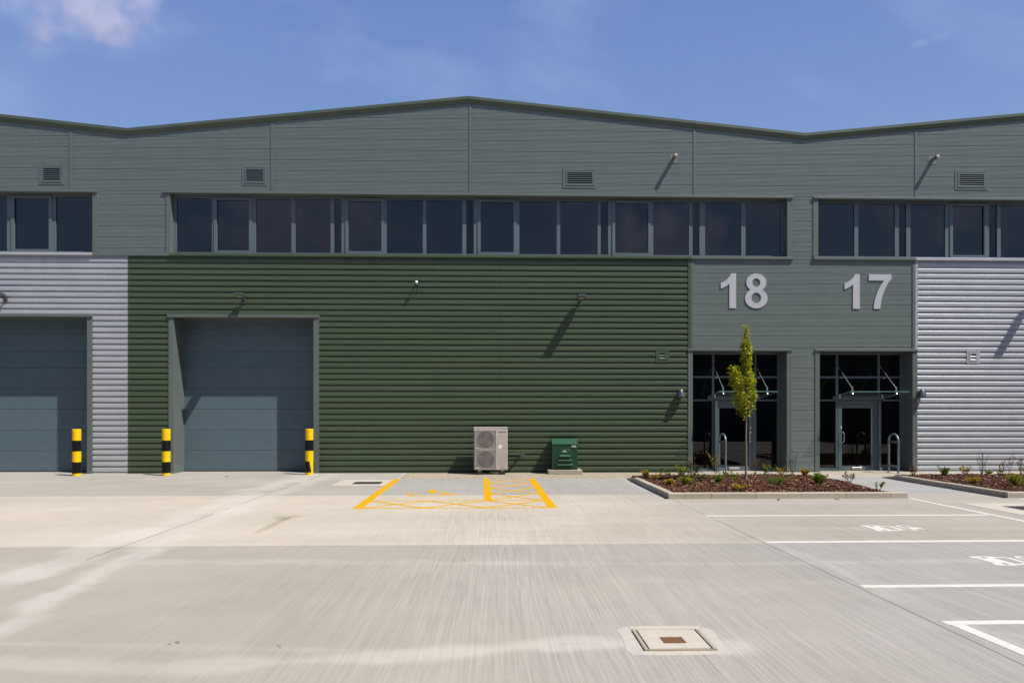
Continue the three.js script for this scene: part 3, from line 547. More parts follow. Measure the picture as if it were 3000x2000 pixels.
function wallNumber(chars, label) {
  const t = thing('building_number', label, 'number', 'large unit numbers over the entrances', [chars[0][1], 4.605, 0.006]);
  for (const [ch, x] of chars) { const g = new THREE.ExtrudeGeometry(digitShape(ch), { depth: 0.014, curveSegments: 14, bevelEnabled: false }); g.scale(0.98, 0.98, 1); g.translate(x - chars[0][1], 0, 0); mesh('digit', boxUV(g), M.digit, t); }
  mesh('standoff', merge(chars.flatMap(([ch, x]) => [0.3, 0.65].map(y => cyl(0.012, 0.012, [x - chars[0][1] + (ch === '7' ? 0.28 + y * 0.1 : ch === '8' ? 0.06 : 0.34), y, -0.012], [x - chars[0][1] + (ch === '7' ? 0.28 + y * 0.1 : ch === '8' ? 0.06 : 0.34), y, 0.005], 8)))), M.digit, t);
}
wallNumber([['1', 6.455], ['8', 7.145]], 'pale grey digits one and eight above the entrance behind the tree');
wallNumber([['1', 9.98], ['7', 10.675]], 'pale grey digits one and seven above the entrance next to silver cladding');

// ---------------------------------------------------------------- vents, flues, lights, camera
function profileSlat(a, b, y, p) { const q = [], pr = [[y, 0.005], [y, 0.018], [y + 0.007, 0.0185], [y + p * 0.30, 0.009]]; for (let i = 0; i < 3; i++) quad(q, [a, pr[i][0], pr[i][1]], [b, pr[i][0], pr[i][1]], [b, pr[i + 1][0], pr[i + 1][1]], [a, pr[i + 1][0], pr[i + 1][1]]); return soup(q); }
function louvre(x0, x1, y0, y1, n, inset, mats, label, group, name = 'louvre_vent') {
  const w = x1 - x0, h = y1 - y0, t = thing(name, label, 'vent', group, [x0, y0, 0]), b = inset[0], c = inset[1];
  mesh('surround', merge([bx(0, b, 0, h, -0.005, 0.012), bx(w - b, w, 0, h, -0.005, 0.012), bx(b, w - b, 0, b * 0.8, -0.005, 0.0115), bx(b, w - b, h - b * 0.8, h, -0.005, 0.0115)]), mats[0], t);
  mesh('frame', merge([bx(b + 0.006, c, b, h - b, -0.005, 0.02), bx(w - c, w - b - 0.006, b, h - b, -0.005, 0.02), bx(c, w - c, b, c * 0.95, -0.005, 0.0195), bx(c, w - c, h - c * 0.95, h - b, -0.005, 0.0195)]), mats[1], t);
  mesh('backing', bx(c, w - c, c * 0.9, h - c * 0.9, -0.004, 0.003), M.dark, t);
  const y0s = c * 0.95, y1s = h - c * 0.95, p = (y1s - y0s) / n;
  for (let k = 0; k < n; k++) { const y = y0s + k * p; mesh('slat', profileSlat(c, w - c, y, p), mats[1], t); }
}
const lv = [M.trim, M.louvre];
louvre(-12.35, -11.682, 7.91, 8.455, 6, [0.06, 0.11], lv, 'small grey louvre vent above windows over the silver clad unit', 'louvre vents on the upper wall');
louvre(-6.855, -6.174, 7.935, 8.472, 6, [0.06, 0.11], lv, 'small grey louvre vent near joint strip above the long window band', 'louvre vents on the upper wall');
louvre(2.013, 2.952, 7.942, 8.488, 6, [0.065, 0.12], lv, 'wide grey louvre vent above the long window band, under the roof slope', 'louvre vents on the upper wall');
louvre(13.17, 14.108, 7.99, 8.538, 6, [0.065, 0.12], lv, 'wide grey louvre vent next to a flue above silver clad wall', 'louvre vents on the upper wall');
louvre(4.626, 4.992, 3.09, 3.447, 2, [0.06, 0.11], [M.green, std(lin(0.055, 0.092, 0.062), 0.4, 0, null)], 'small square green wall vent on the green cladding', null, 'wall_vent');
louvre(13.504, 13.879, 3.067, 3.442, 2, [0.06, 0.11], [M.silver, M.silver2], 'small square silver wall vent on the silver cladding', null, 'wall_vent');
function flue(x, y, label) {
  const t = thing('flue_pipe', label, 'flue', 'flues on the upper wall', [x, y, 0]);
  mesh('wall_plate', rbx(-0.11, 0.11, -0.12, 0.11, -0.004, 0.008, 0.003), M.grey3, t);
  mesh('pipe', cyl(0.052, 0.052, [0, 0, 0], [0, 0, 0.22], 20), std(lin(0.17, 0.135, 0.10), 0.5, 0, null), t);
  const g = []; for (let k = 0; k < 10; k++) { const a = k / 10 * Math.PI * 2, c = Math.cos(a) * 0.047, s = Math.sin(a) * 0.047; g.push(bx(c - 0.007, c + 0.007, s - 0.007, s + 0.007, 0.219, 0.272)); } g.push(cyl(0.026, 0.026, [0, 0, 0.2], [0, 0, 0.275], 12));
  mesh('terminal_grille', merge(g), std(lin(0.12, 0.10, 0.08), 0.55, 0, null), t);
  const cap = new THREE.SphereGeometry(0.055, 20, 10, 0, Math.PI * 2, 0, Math.PI / 2); cap.scale(1, 0.35, 1); cap.rotateX(Math.PI / 2); cap.translate(0, 0, 0.272);
  mesh('end_cap', boxUV(cap), std(lin(0.30, 0.27, 0.22), 0.5, 0, null), t);
}
flue(5.117, 8.79, 'round brown flue pipe sticking out above the long window band'); flue(12.506, 8.83, 'round brown flue pipe sticking out beside a joint strip above number 17');
function floodlight(x, y, label) {
  const t = thing('floodlight', label, 'floodlight', 'floodlights on brackets along the cladding', [x, y, 0]);
  mesh('wall_plate', rbx(-0.05, 0.05, -0.15, 0.02, 0, 0.02, 0.004), M.lamp, t);
  mesh('bracket', merge([cyl(0.028, 0.025, [0, -0.07, 0.015], [0, -0.04, 0.12], 12), cyl(0.034, 0.034, [-0.05, -0.03, 0.14], [0.05, -0.03, 0.14], 12)]), M.lamp, t);
  const h = new THREE.Shape(); h.moveTo(-0.06, 0.10); h.lineTo(0.06, 0.10); h.quadraticCurveTo(0.115, 0.16, 0.118, 0.24); h.lineTo(0.118, 0.52); h.quadraticCurveTo(0.118, 0.545, 0.09, 0.545); h.lineTo(-0.09, 0.545); h.quadraticCurveTo(-0.118, 0.545, -0.118, 0.52); h.lineTo(-0.118, 0.24); h.quadraticCurveTo(-0.115, 0.16, -0.06, 0.10);
  const head = extrude(h, 0.055, 0.008, 6); head.rotateX(Math.PI / 2); head.rotateX(-0.02); head.translate(0, 0.045, 0); mesh('lamp_head', boxUV(head), M.lamp, t);
  mesh('lens', rbx(-0.085, 0.085, -0.022, -0.012, 0.25, 0.5, 0.003), M.lamplens, t);
  mesh('cooling_fins', merge([...Array(7)].map((_, i) => bx(-0.09 + i * 0.03 - 0.003, -0.09 + i * 0.03 + 0.003, 0.04, 0.07, 0.22, 0.5))), M.lamp, t);
}
floodlight(-6.80, 4.83, 'grey floodlight on bracket above the roller door in green cladding'); floodlight(2.49, 4.83, 'grey floodlight on bracket alone on the green cladding beneath windows');
floodlight(-13.25, 4.83, 'grey floodlight on bracket above the roller door in silver cladding'); floodlight(15.32, 4.83, 'grey floodlight on bracket casting its shadow across the silver cladding');
function wallLamp(x, y, label) {
  const t = thing('wall_light', label, 'wall light', 'dome lights flanking the entrances', [x, y, 0]);
  const pr = [[0.006, 0.17], [0.03, 0.165], [0.055, 0.14], [0.085, 0.075], [0.115, -0.01], [0.128, -0.06], [0.122, -0.066]].map(p => new THREE.Vector2(p[0], p[1]));
  const g = new THREE.LatheGeometry(pr, 26); g.scale(1, 1, 0.95); g.translate(0, 0, 0.125); mesh('shade', boxUVkeep(g), M.walllamp, t);
  mesh('back_plate', rbx(-0.06, 0.06, -0.06, 0.10, 0, 0.05, 0.004), M.walllamp, t);
  mesh('diffuser', cyl(0.105, 0.105, [0, -0.058, 0.125], [0, -0.05, 0.125], 22), M.lamplens, t);
}
function boxUVkeep(g) { const n = g.toNonIndexed(); return boxUV(n); }
wallLamp(5.30, 2.17, 'dark grey dome wall light on the green cladding beside entrance'); wallLamp(12.145, 2.17, 'dark grey dome wall light on the silver cladding beside entrance');
{
  const t = thing('security_camera', 'small white dome security camera on the green cladding', 'camera', null, [-2.05, 5.2, 0]);
  mesh('wall_bracket', merge([rbx(-0.035, 0.035, 0.03, 0.10, 0, 0.02, 0.004), cyl(0.016, 0.016, [0, 0.075, 0.02], [0, 0.075, 0.16], 12)]), M.rubber, t);
  const pr = [[0.001, 0.09], [0.035, 0.085], [0.05, 0.06], [0.055, 0.02], [0.05, 0.012]].map(p => new THREE.Vector2(p[0], p[1])); const g = new THREE.LatheGeometry(pr, 24); g.scale(0.8, 0.8, 0.8); g.translate(0, 0.03, 0.17); mesh('housing', boxUVkeep(g), M.white, t);
  const b = new THREE.SphereGeometry(0.034, 20, 12); b.translate(0, 0.03, 0.17); mesh('dome', boxUVkeep(b), M.black, t);
  const l = new THREE.SphereGeometry(0.012, 14, 10); l.translate(0.006, 0.005, 0.206); mesh('lens', boxUVkeep(l), M.white, t);
  mesh('cable', tube([[0, 0.0, 0.15], [0, -0.06, 0.11], [0.002, -0.12, 0.07], [0, -0.17, 0.03], [0, -0.18, -0.03]], 0.009, 24, 6), M.rubber, t);
}

// ---------------------------------------------------------------- air conditioning unit and its pipes
const font = await new FontLoader().loadAsync('fonts/droid/droid_sans_bold.typeface.json');
function text(str, size, depth, x, y, z) { const g = new TextGeometry(str, { font, size, depth, curveSegments: 3, bevelEnabled: false }); g.translate(x, y, z); return boxUV(g); }
{
  const t = thing('air_conditioning_unit', 'pale twin-fan air conditioning unit standing on black rubber feet', 'air conditioner', null, [-0.46, 0, 0.28]);
  const W = 0.912, B = 0.125, H = 1.15, D = 0.33;
  mesh('casing', rbx(0, W, B, B + H, 0, D, 0.012, 2), M.acbody, t);
  mesh('lid', rbx(-0.006, W + 0.006, B + H - 0.03, B + H + 0.008, -0.004, D + 0.005, 0.006), M.acbody, t);
  for (const [y0, y1] of [[0.165, 0.655], [0.70, 1.19]]) {
    const f = grp('fan_guard', t), x0 = 0.05, x1 = 0.595, cx = 0.322, cy = (y0 + y1) / 2, z = D + 0.001;
    mesh('guard_frame', merge([bx(x0 - 0.016, x0, y0 - 0.016, y1 + 0.016, z - 0.01, z + 0.016), bx(x1, x1 + 0.016, y0 - 0.016, y1 + 0.016, z - 0.01, z + 0.016), bx(x0, x1, y0 - 0.016, y0, z - 0.01, z + 0.0155), bx(x0, x1, y1, y1 + 0.016, z - 0.01, z + 0.0155)]), M.acbody, f);
    mesh('recess', bx(x0, x1, y0, y1, z - 0.012, z + 0.001), M.acgrille, f);
    const disc = new THREE.CircleGeometry(0.232, 40); disc.translate(cx, cy, z + 0.0025); mesh('fan_opening', boxUV(disc), M.fan, f);
    const ring = new THREE.TorusGeometry(0.235, 0.008, 8, 44); ring.translate(cx, cy, z + 0.004); mesh('fan_ring', boxUVkeep(ring), M.acgrille, f);
    const bl = []; for (let k = 0; k < 3; k++) { const s = new THREE.Shape(); s.moveTo(0.05, -0.02); s.bezierCurveTo(0.1, -0.12, 0.19, -0.1, 0.215, -0.02); s.bezierCurveTo(0.19, 0.05, 0.1, 0.09, 0.04, 0.04); const g = new THREE.ExtrudeGeometry(s, { depth: 0.003, bevelEnabled: false, curveSegments: 6 }); g.rotateZ(k * Math.PI * 2 / 3 + 0.7 + y0); g.translate(cx, cy, z + 0.003); bl.push(boxUV(g)); } bl.push(cyl(0.058, 0.055, [cx, cy, z + 0.002], [cx, cy, z + 0.009], 20));
    mesh('fan_blades', merge(bl), std(lin(0.10, 0.115, 0.105), 0.5, 0, null), f);
    const wires = []; for (let k = 1; k < 21; k++) { const x = lerp(x0, x1, k / 21); wires.push(bx(x - 0.0022, x + 0.0022, y0, y1, z + 0.011, z + 0.0145)); } for (let k = 1; k < 19; k++) { const y = lerp(y0, y1, k / 19); wires.push(bx(x0, x1, y - 0.0022, y + 0.0022, z + 0.0148, z + 0.0175)); }
    mesh('wire_grid', merge(wires), M.acgrille, f);
    mesh('maker_tag', bx(x0 + 0.008, x0 + 0.10, y0 + 0.006, y0 + 0.022, z + 0.018, z + 0.020), M.white, f);
  }
  const sp = grp('service_panel', t), z = D;
  const lines = []; for (const y of [0.31, 0.385, 0.455, 0.49, 0.555, 0.625, 0.83, 0.90, 0.985]) lines.push(bx(0.645, 0.865, y, y + 0.004, z, z + 0.0025)); lines.push(bx(0.640, 0.645, 0.30, 1.055, z, z + 0.0035), bx(0.865, 0.87, 0.30, 1.055, z, z + 0.0035), bx(0.645, 0.865, 1.05, 1.055, z, z + 0.003), bx(0.645, 0.865, 0.30, 0.305, z, z + 0.003));
  mesh('panel_ribs', merge(lines), M.acbody, sp);
  mesh('rating_label', bx(0.665, 0.755, 0.71, 0.805, z, z + 0.0015), M.white, sp); mesh('small_label', bx(0.775, 0.85, 0.70, 0.716, z, z + 0.0015), std(lin(0.1, 0.1, 0.1), 0.6, 0, null), sp);
  mesh('lettering', text('SAMSUNG', 0.031, 0.002, 0.658, 1.135, z + 0.0002), std(lin(0.04, 0.045, 0.06), 0.5, 0, null), sp);
  mesh('valve_cover', rbx(0.735, 0.905, 0.135, 0.27, z - 0.002, z + 0.006, 0.002), M.acbody, sp);
  mesh('valve_ports', merge([[0.775, 0.17, 0.022], [0.775, 0.22, 0.016], [0.845, 0.195, 0.032]].map(([x, y, r]) => { const g = new THREE.TorusGeometry(r, 0.003, 6, 20); g.translate(x, y, z + 0.007); return boxUVkeep(g); })), M.acgrille, sp);
  for (const x of [0.155, 0.765]) for (const zz of [0.05, 0.31]) {
    const s = poly([[-0.092, 0], [0.092, 0], [0.05, 0.105], [-0.05, 0.105]]), g = extrude(s, 0.11, 0.004); g.translate(x, 0, zz - 0.055); mesh('rubber_foot', boxUV(g), M.rubber, t);
    mesh('foot_bolt', cyl(0.014, 0.014, [x, 0.10, zz], [x, 0.13, zz], 8), M.galv, t);
  }
  mesh('base_rail', merge([bx(0.12, 0.19, 0.106, 0.1245, 0.0, 0.34), bx(0.73, 0.8, 0.106, 0.1245, 0.0, 0.34)]), M.acgrille, t);
  const p = thing('refrigerant_pipes', 'black lagged pipes running from air conditioner into the green wall', 'pipes', null, [0.45, 0, 0]);
  mesh('lagged_pipe', tube([[-0.02, 0.52, 0.33], [0.15, 0.52, 0.30], [0.3, 0.512, 0.16], [0.36, 0.50, 0.06], [0.37, 0.495, -0.02]], 0.03, 30, 10), M.rubber, p);
  mesh('lagged_pipe', tube([[-0.02, 0.475, 0.33], [0.13, 0.475, 0.28], [0.28, 0.478, 0.14], [0.33, 0.48, 0.05], [0.335, 0.48, -0.02]], 0.024, 30, 10), M.rubber, p);
  mesh('wall_flashing', rbx(0.225, 0.51, 0.405, 0.594, -0.03, 0.008, 0.003), M.green2, p);
}
{ // gas meter box on its concrete base
  const t = thing('gas_meter_box', 'dark green gas meter box with arched louvred panel on concrete plinth', 'meter box', null, [1.556, 0, 0.02]);
  mesh('plinth', rbx(0, 0.93, 0, 0.115, 0.0, 0.55, 0.012), M.kerb2, t);
  const prof = poly([[0.03, 0.115], [0.47, 0.115], [0.485, 0.80], [0.47, 0.815], [0.33, 0.935], [0.05, 0.95], [0.03, 0.94]]);   // side view: (z, y)
  const g = extrude(prof, 0.68, 0.012); g.rotateY(-Math.PI / 2); g.translate(0.80, 0, 0); mesh('body', boxUV(g), M.gas, t);
  const lid = poly([[0.02, 0.935], [0.33, 0.935], [0.475, 0.808], [0.50, 0.815], [0.345, 0.955], [0.02, 0.965]]), lg = extrude(lid, 0.70, 0.004); lg.rotateY(-Math.PI / 2); lg.translate(0.81, 0, 0); mesh('lid', boxUV(lg), std(lin(0.009, 0.062, 0.024), 0.36, 0, gA), t);
  const arch = new THREE.Shape(); arch.moveTo(0.20, 0.19); arch.quadraticCurveTo(0.20, 0.165, 0.225, 0.165); arch.lineTo(0.675, 0.165); arch.quadraticCurveTo(0.70, 0.165, 0.70, 0.19); arch.lineTo(0.70, 0.40); arch.bezierCurveTo(0.69, 0.60, 0.60, 0.70, 0.45, 0.70); arch.bezierCurveTo(0.30, 0.70, 0.21, 0.60, 0.20, 0.40); arch.closePath();
  const ag = extrude(arch, 0.016, 0.007, 12); ag.rotateX(-0.02); ag.translate(0, 0, 0.478); mesh('vent_panel', boxUV(ag), M.gas, t);
  for (const [x0, x1, y] of [[0.315, 0.615, 0.475], [0.285, 0.64, 0.36], [0.255, 0.67, 0.24]]) { const q = poly([[0.49, y - 0.005], [0.545, y], [0.545, y + 0.012], [0.49, y + 0.05]]), sg = extrude(q, x1 - x0, 0.002); sg.rotateY(-Math.PI / 2); sg.translate(x1, 0, 0); mesh('louvre_slat', boxUV(sg), M.gasslat, t); }
  mesh('lettering', text('GAS', 0.048, 0.003, 0.645, 0.735, 0.494), M.white, t);
  const em = [new THREE.CircleGeometry(0.014, 12), new THREE.PlaneGeometry(0.13, 0.016), new THREE.PlaneGeometry(0.07, 0.008)]; em[0].translate(0.45, 0.655, 0.506); em[1].translate(0.45, 0.618, 0.506); em[2].translate(0.45, 0.60, 0.506);
  mesh('emblem', merge(em.map(boxUV)), std(lin(0.45, 0.55, 0.55), 0.5, 0, null), t);
}

// ---------------------------------------------------------------- bollards
function bollard(x, z, torn, label) {
  const t = thing('bollard', label, 'bollard', 'striped bollards beside the roller doors', [x, 0, z]), R = 0.107, H = 1.235;
  const pr = [[0.001, H], [R - 0.012, H], [R - 0.003, H - 0.004], [R, H - 0.012], [R, -0.02]].map(p => new THREE.Vector2(p[0], p[1]));
  mesh('post', boxUVkeep(new THREE.LatheGeometry(pr, 40)), M.yellow, t);
  for (const [a, b, lower] of [[0.65, 0.935, 0], [0.07, 0.365, 1]]) {
    const q = [], N = 64, rr = R + 0.0022, r = rngOf(9);
    for (let i = 0; i < N; i++) {
      const t0 = i / N * Math.PI * 2, t1 = (i + 1) / N * Math.PI * 2; let y0 = a, y1 = b, y0b = a, y1b = b;
      if (torn && lower) {         // tape torn away down the side that faces the yard
        const d0 = t0 - Math.PI * 0.20, d1 = t1 - Math.PI * 0.20; const cut = d => Math.abs(d) > 0.55 ? 0 : 1;
        if (cut(d0) && cut(d1)) { if (i % 3 === 0 && d0 > 0.2) { y1 = a + 0.05 + 0.10 * r(); y1b = a + 0.04 + 0.12 * r(); } else if (d0 > 0.34) { y1 = a + 0.16 + 0.08 * r(); y1b = a + 0.05; } else continue; }
        else if (cut(d0) || cut(d1)) { y0 = a + 0.02; y1b = b - 0.12 * r(); }
      }
      const c0 = [Math.cos(t0) * rr, Math.sin(t0) * rr], c1 = [Math.cos(t1) * rr, Math.sin(t1) * rr];
      quad(q, [c0[0], y0, c0[1]], [c0[0], y1, c0[1]], [c1[0], y1b, c1[1]], [c1[0], y0b, c1[1]]);
    }
    mesh('black_band', soup(q), M.black, t);
  }
}
bollard(-10.98, 0.66, false, 'black and yellow striped bollard before roller door in silver cladding');
bollard(-8.652, 0.62, false, 'black and yellow striped bollard with intact bands against the green cladding');
bollard(-4.895, 0.5, true, 'black and yellow striped bollard whose lowest black band is torn');

// ---------------------------------------------------------------- cycle stands
function cycleStand(x, z0, z1, label) {
  const t = thing('cycle_stand', label, 'cycle stand', 'hooped cycle stands by the entrances', [x, 0, z0]), L = z1 - z0, r = 0.027, H = 1.08, ar = Math.min(L / 2, 0.2), pts = [];
  pts.push([0, -0.04, 0], [0, 0.5, 0], [0, H - ar, 0]); for (let k = 1; k < 8; k++) { const a = Math.PI * k / 8; pts.push([0, H - ar + Math.sin(a) * ar, (L / 2) * (1 - Math.cos(a))]); } pts.push([0, H - ar, L], [0, 0.5, L], [0, -0.04, L]);
  mesh('hoop', tube(pts, r, 80, 12), M.galv, t);
  mesh('top_plate', rbx(-0.008, 0.008, 0.83, 0.89, 0.01, L - 0.01, 0.003), M.galv, t); mesh('lower_rail', rbx(-0.012, 0.012, 0.16, 0.215, 0.01, L - 0.01, 0.003), M.galv, t);
  for (const z of [0, L]) mesh('base_flange', cyl(0.05, 0.045, [0, 0, z], [0, 0.012, z], 16), M.galv, t);
}
cycleStand(6.455, -0.12, 0.45, 'galvanised hoop cycle stand before entrance 18 behind the young tree'); cycleStand(11.192, 0.12, 0.6, 'galvanised hoop cycle stand before entrance 17 beside the footpath');

// ---------------------------------------------------------------- painted markings
const PY = 0.002;
function flatPoly(pts, holes = [], y = PY) { const s = poly(pts.map(([x, z]) => [x, -z])); for (const h of holes) { const p = new THREE.Path(); h.forEach(([x, z], i) => i ? p.lineTo(x, -z) : p.moveTo(x, -z)); p.closePath(); s.holes.push(p); } const g = new THREE.ExtrudeGeometry(s, { depth: y + 0.004, bevelEnabled: false, curveSegments: 8 }); g.rotateX(-Math.PI / 2); g.translate(0, -0.004, 0); return boxUV(g); }
function stroke(a, b, w) { const dx = b[0] - a[0], dz = b[1] - a[1], L = Math.hypot(dx, dz), nx = -dz / L * w / 2, nz = dx / L * w / 2; return [[a[0] + nx, a[1] + nz], [b[0] + nx, b[1] + nz], [b[0] - nx, b[1] - nz], [a[0] - nx, a[1] - nz]]; }
{
  const t = thing('parking_bay_marking', 'yellow painted outline and hatching of the accessible parking bay', 'marking', null, [0, 0, 0], 'structure');
  const line = (a, b, w, y = PY) => mesh('painted_line', flatPoly(stroke(a, b, w), [], y), M.yellowpaint, t);
  line([-2.355, 1.86], [-2.315, 7.62], 0.165); line([1.03, 1.86], [1.075, 7.62], 0.165); line([-0.115, 1.86], [-0.055, 6.5], 0.15);
  line([-2.24, 7.59], [1.0, 7.585], 0.075, PY + 0.0008); line([-2.24, 6.50], [1.0, 6.47], 0.075, PY + 0.0008);
  for (let k = 0; k < 3; k++) { const a = lerp(-2.24, 1.0, k / 3), b = lerp(-2.24, 1.0, (k + 1) / 3); line([a, 6.53], [b, 7.56], 0.085, PY + 0.0014); line([a, 7.56], [b, 6.53], 0.085, PY + 0.002); }
  for (let k = 0; k < 4; k++) { const a = lerp(1.9, 6.44, k / 4), b = lerp(1.9, 6.44, (k + 1) / 4); line([-0.03, a], [0.96, b], 0.085, PY + 0.0014); line([-0.03, b], [0.96, a], 0.085, PY + 0.002); }
  const s = thing('accessible_parking_symbol', 'yellow painted wheelchair symbol inside the yellow parking bay', 'marking', null, [0, 0, 0], 'structure');
  const cx = -1.3, cz = 5.40, R = 0.42, arc = [], inner = []; for (let k = 0; k <= 30; k++) { const a = lerp(-1.95, -6.4, k / 30); arc.push([cx + Math.cos(a) * R * 1.0, cz + Math.sin(a) * R]); inner.push([cx + Math.cos(a) * (R - 0.085), cz + Math.sin(a) * (R - 0.085)]); }
  mesh('wheel', flatPoly([...arc, ...inner.reverse()]), M.yellowpaint, s);
  mesh('figure', flatPoly([[-1.33, 4.50], [-1.19, 4.50], [-1.17, 4.80], [-0.95, 4.80], [-0.95, 4.89], [-1.165, 4.89], [-1.155, 5.06], [-0.90, 5.06], [-0.76, 5.46], [-0.62, 5.39], [-0.57, 5.47], [-0.80, 5.60], [-0.97, 5.18], [-1.29, 5.18]], [], PY + 0.0008), M.yellowpaint, s);
}
{
  const t = thing('white_bay_marking', 'white painted lines dividing the electric vehicle parking bays', 'marking', null, [0, 0, 0], 'structure');
  const line = (pts, y = PY) => mesh('painted_line', flatPoly(pts, [], y), M.whitepaint, t);
  line(stroke([3.45, 8.68], [8.07, 8.7], 0.1)); line(stroke([3.52, 11.08], [18, 11.06], 0.11)); line(stroke([3.53, 13.47], [18, 13.45], 0.1));
  line(stroke([8.12, 6.40], [8.16, 11.0], 0.095), PY + 0.0008); line(stroke([3.56, 14.68], [14, 14.68], 0.1)); line(stroke([3.63, 14.735], [3.83, 18.5], 0.105), PY + 0.0008);
  line(stroke([10.2, 6.52], [18, 6.52], 0.09));
  function evSymbol(x, z, label) {          // car with a charging lead and plug; up the symbol runs along +x
    const s = thing('charging_bay_symbol', label, 'marking', 'car and plug symbols in the charging bays', [x, 0, z], 'structure');
    const P = p => p.map(([u, v]) => [v, u]);   // (across, up) -> (x, z)
    const ell = (u, v, a, b) => [...Array(16)].map((_, k) => [u + a * Math.cos(k / 8 * Math.PI), v + b * Math.sin(k / 8 * Math.PI)]);
    mesh('car', flatPoly(P([[-0.24, 0.02], [-0.16, 0.02], [-0.155, 0.06], [0.155, 0.06], [0.16, 0.02], [0.24, 0.02], [0.26, 0.20], [0.235, 0.255], [0.19, 0.42], [0.15, 0.46], [-0.15, 0.46], [-0.19, 0.42], [-0.235, 0.255], [-0.26, 0.20]]), [P([[-0.175, 0.27], [0.175, 0.27], [0.145, 0.40], [-0.145, 0.40]]), P(ell(-0.17, 0.165, 0.05, 0.035)), P(ell(0.17, 0.165, 0.05, 0.035))]), M.whitepaint, s);
    const c = [[0.12, 0.47], [0.2, 0.53], [0.2, 0.60], [0.08, 0.60], [-0.08, 0.54], [-0.2, 0.56], [-0.2, 0.66], [-0.05, 0.69]], crv = new THREE.SplineCurve(c.map(p => new THREE.Vector2(...p))).getPoints(40), l = [], r = [];
    crv.forEach((p, i) => { const a = crv[Math.max(0, i - 1)], b = crv[Math.min(40, i + 1)], dx = b.x - a.x, dy = b.y - a.y, L = Math.hypot(dx, dy); l.push([p.x - dy / L * 0.022, p.y + dx / L * 0.022]); r.push([p.x + dy / L * 0.022, p.y - dx / L * 0.022]); });
    mesh('lead', flatPoly(P([...l, ...r.reverse()]), [], PY + 0.0008), M.whitepaint, s);
    mesh('plug', flatPoly(P([[-0.06, 0.65], [-0.06, 0.75], [0.02, 0.78], [0.09, 0.78], [0.09, 0.755], [0.17, 0.755], [0.17, 0.725], [0.09, 0.725], [0.09, 0.68], [0.17, 0.68], [0.17, 0.65], [0.09, 0.65], [0.09, 0.62], [0.02, 0.62]]), [], PY + 0.0014), M.whitepaint, s);
  }
  evSymbol(5.385, 10.0, 'white painted car and plug symbol in charging bay near planting bed'); evSymbol(5.46, 12.32, 'white painted car and plug symbol in the middle charging bay');
}

// ---------------------------------------------------------------- drains and inspection cover
{
  const t = thing('inspection_cover', 'square concrete inspection cover with small rusty hatch in the yard', 'inspection cover', null, [0.96, 0, 14.72]);
  const P = (pts, y0, y1) => { const s = poly(pts.map(([x, z]) => [x, -z])), g = new THREE.ExtrudeGeometry(s, { depth: y1 - y0, bevelEnabled: true, bevelSize: 0.004, bevelThickness: 0.003, bevelOffset: -0.004, bevelSegments: 1 }); g.rotateX(-Math.PI / 2); g.translate(0, y0, 0); return boxUV(g); };
  // surround of paler mortar, four pieces round the frame
  const r = rngOf(4), wob = (x, z, a = 0.012) => [x + (r() - 0.5) * a, z + (r() - 0.5) * a];
  mesh('mortar_surround', P([wob(0.02, 0.03), wob(-0.01, 0.1), wob(0.0, 0.3), wob(-0.02, 0.55), wob(0.0, 0.64), [0.1, 0.63], [0.1, 0.1], [0.1, 0.0], wob(0.06, -0.005)], -0.01, -0.0005), M.patch2, t);
  mesh('mortar_surround', P([[0.1, -0.01], wob(0.3, -0.025), wob(0.5, -0.02), wob(0.66, -0.01), [0.62, 0.09], [0.1, 0.09]], -0.01, 0.0), M.patch, t);
  mesh('mortar_surround', P([[0.62, 0.09], wob(0.66, 0.01), wob(0.72, 0.1), wob(0.70, 0.4), wob(0.71, 0.6), wob(0.65, 0.66), [0.60, 0.63]], -0.01, -0.0008), M.patch2, t);
  mesh('mortar_surround', P([[0.1, 0.56], [0.60, 0.56], [0.62, 0.64], wob(0.4, 0.66), wob(0.2, 0.655), [0.08, 0.645]], -0.01, -0.0003), M.patch, t);
  mesh('frame', merge([bx(0.105, 0.13, -0.01, 0.014, 0.095, 0.575), bx(0.585, 0.61, -0.01, 0.014, 0.095, 0.575), bx(0.13, 0.585, -0.01, 0.011, 0.095, 0.112), bx(0.13, 0.585, -0.01, 0.011, 0.562, 0.578)]), std(lin(0.30, 0.255, 0.185), 0.85, 0, gB), t);
  mesh('frame_gap', bx(0.13, 0.585, -0.01, 0.0042, 0.112, 0.562), M.iron, t);
  const cover = grp('cover', t); // concrete infill around the rusty hatch
  const hx0 = 0.268, hx1 = 0.432, hz0 = 0.29, hz1 = 0.44;
  mesh('concrete_infill', merge([bx(0.142, hx0, -0.01, 0.0125, 0.118, 0.556), bx(hx1, 0.573, -0.01, 0.0125, 0.118, 0.556), bx(hx0, hx1, -0.01, 0.0124, 0.118, hz0), bx(hx0, hx1, -0.01, 0.0124, hz1, 0.556)]), M.patch, cover);
  const hatch = []; for (let j = 0; j < 7; j++) for (let i = 0; i < 5; i++) { const hz = (hz1 - hz0) / 7, hw = (hx1 - hx0) / 5, off = j % 2 ? hw / 2 : 0, a = hx0 + i * hw + off, b = Math.min(hx1 - 0.002, a + hw - 0.006); if (b - a > 0.008) hatch.push(bx(a + 0.002, b, -0.01, 0.0095, hz0 + j * hz + 0.003, hz0 + (j + 1) * hz - 0.003)); }
  mesh('rusty_hatch', merge(hatch), M.rust, cover);
}
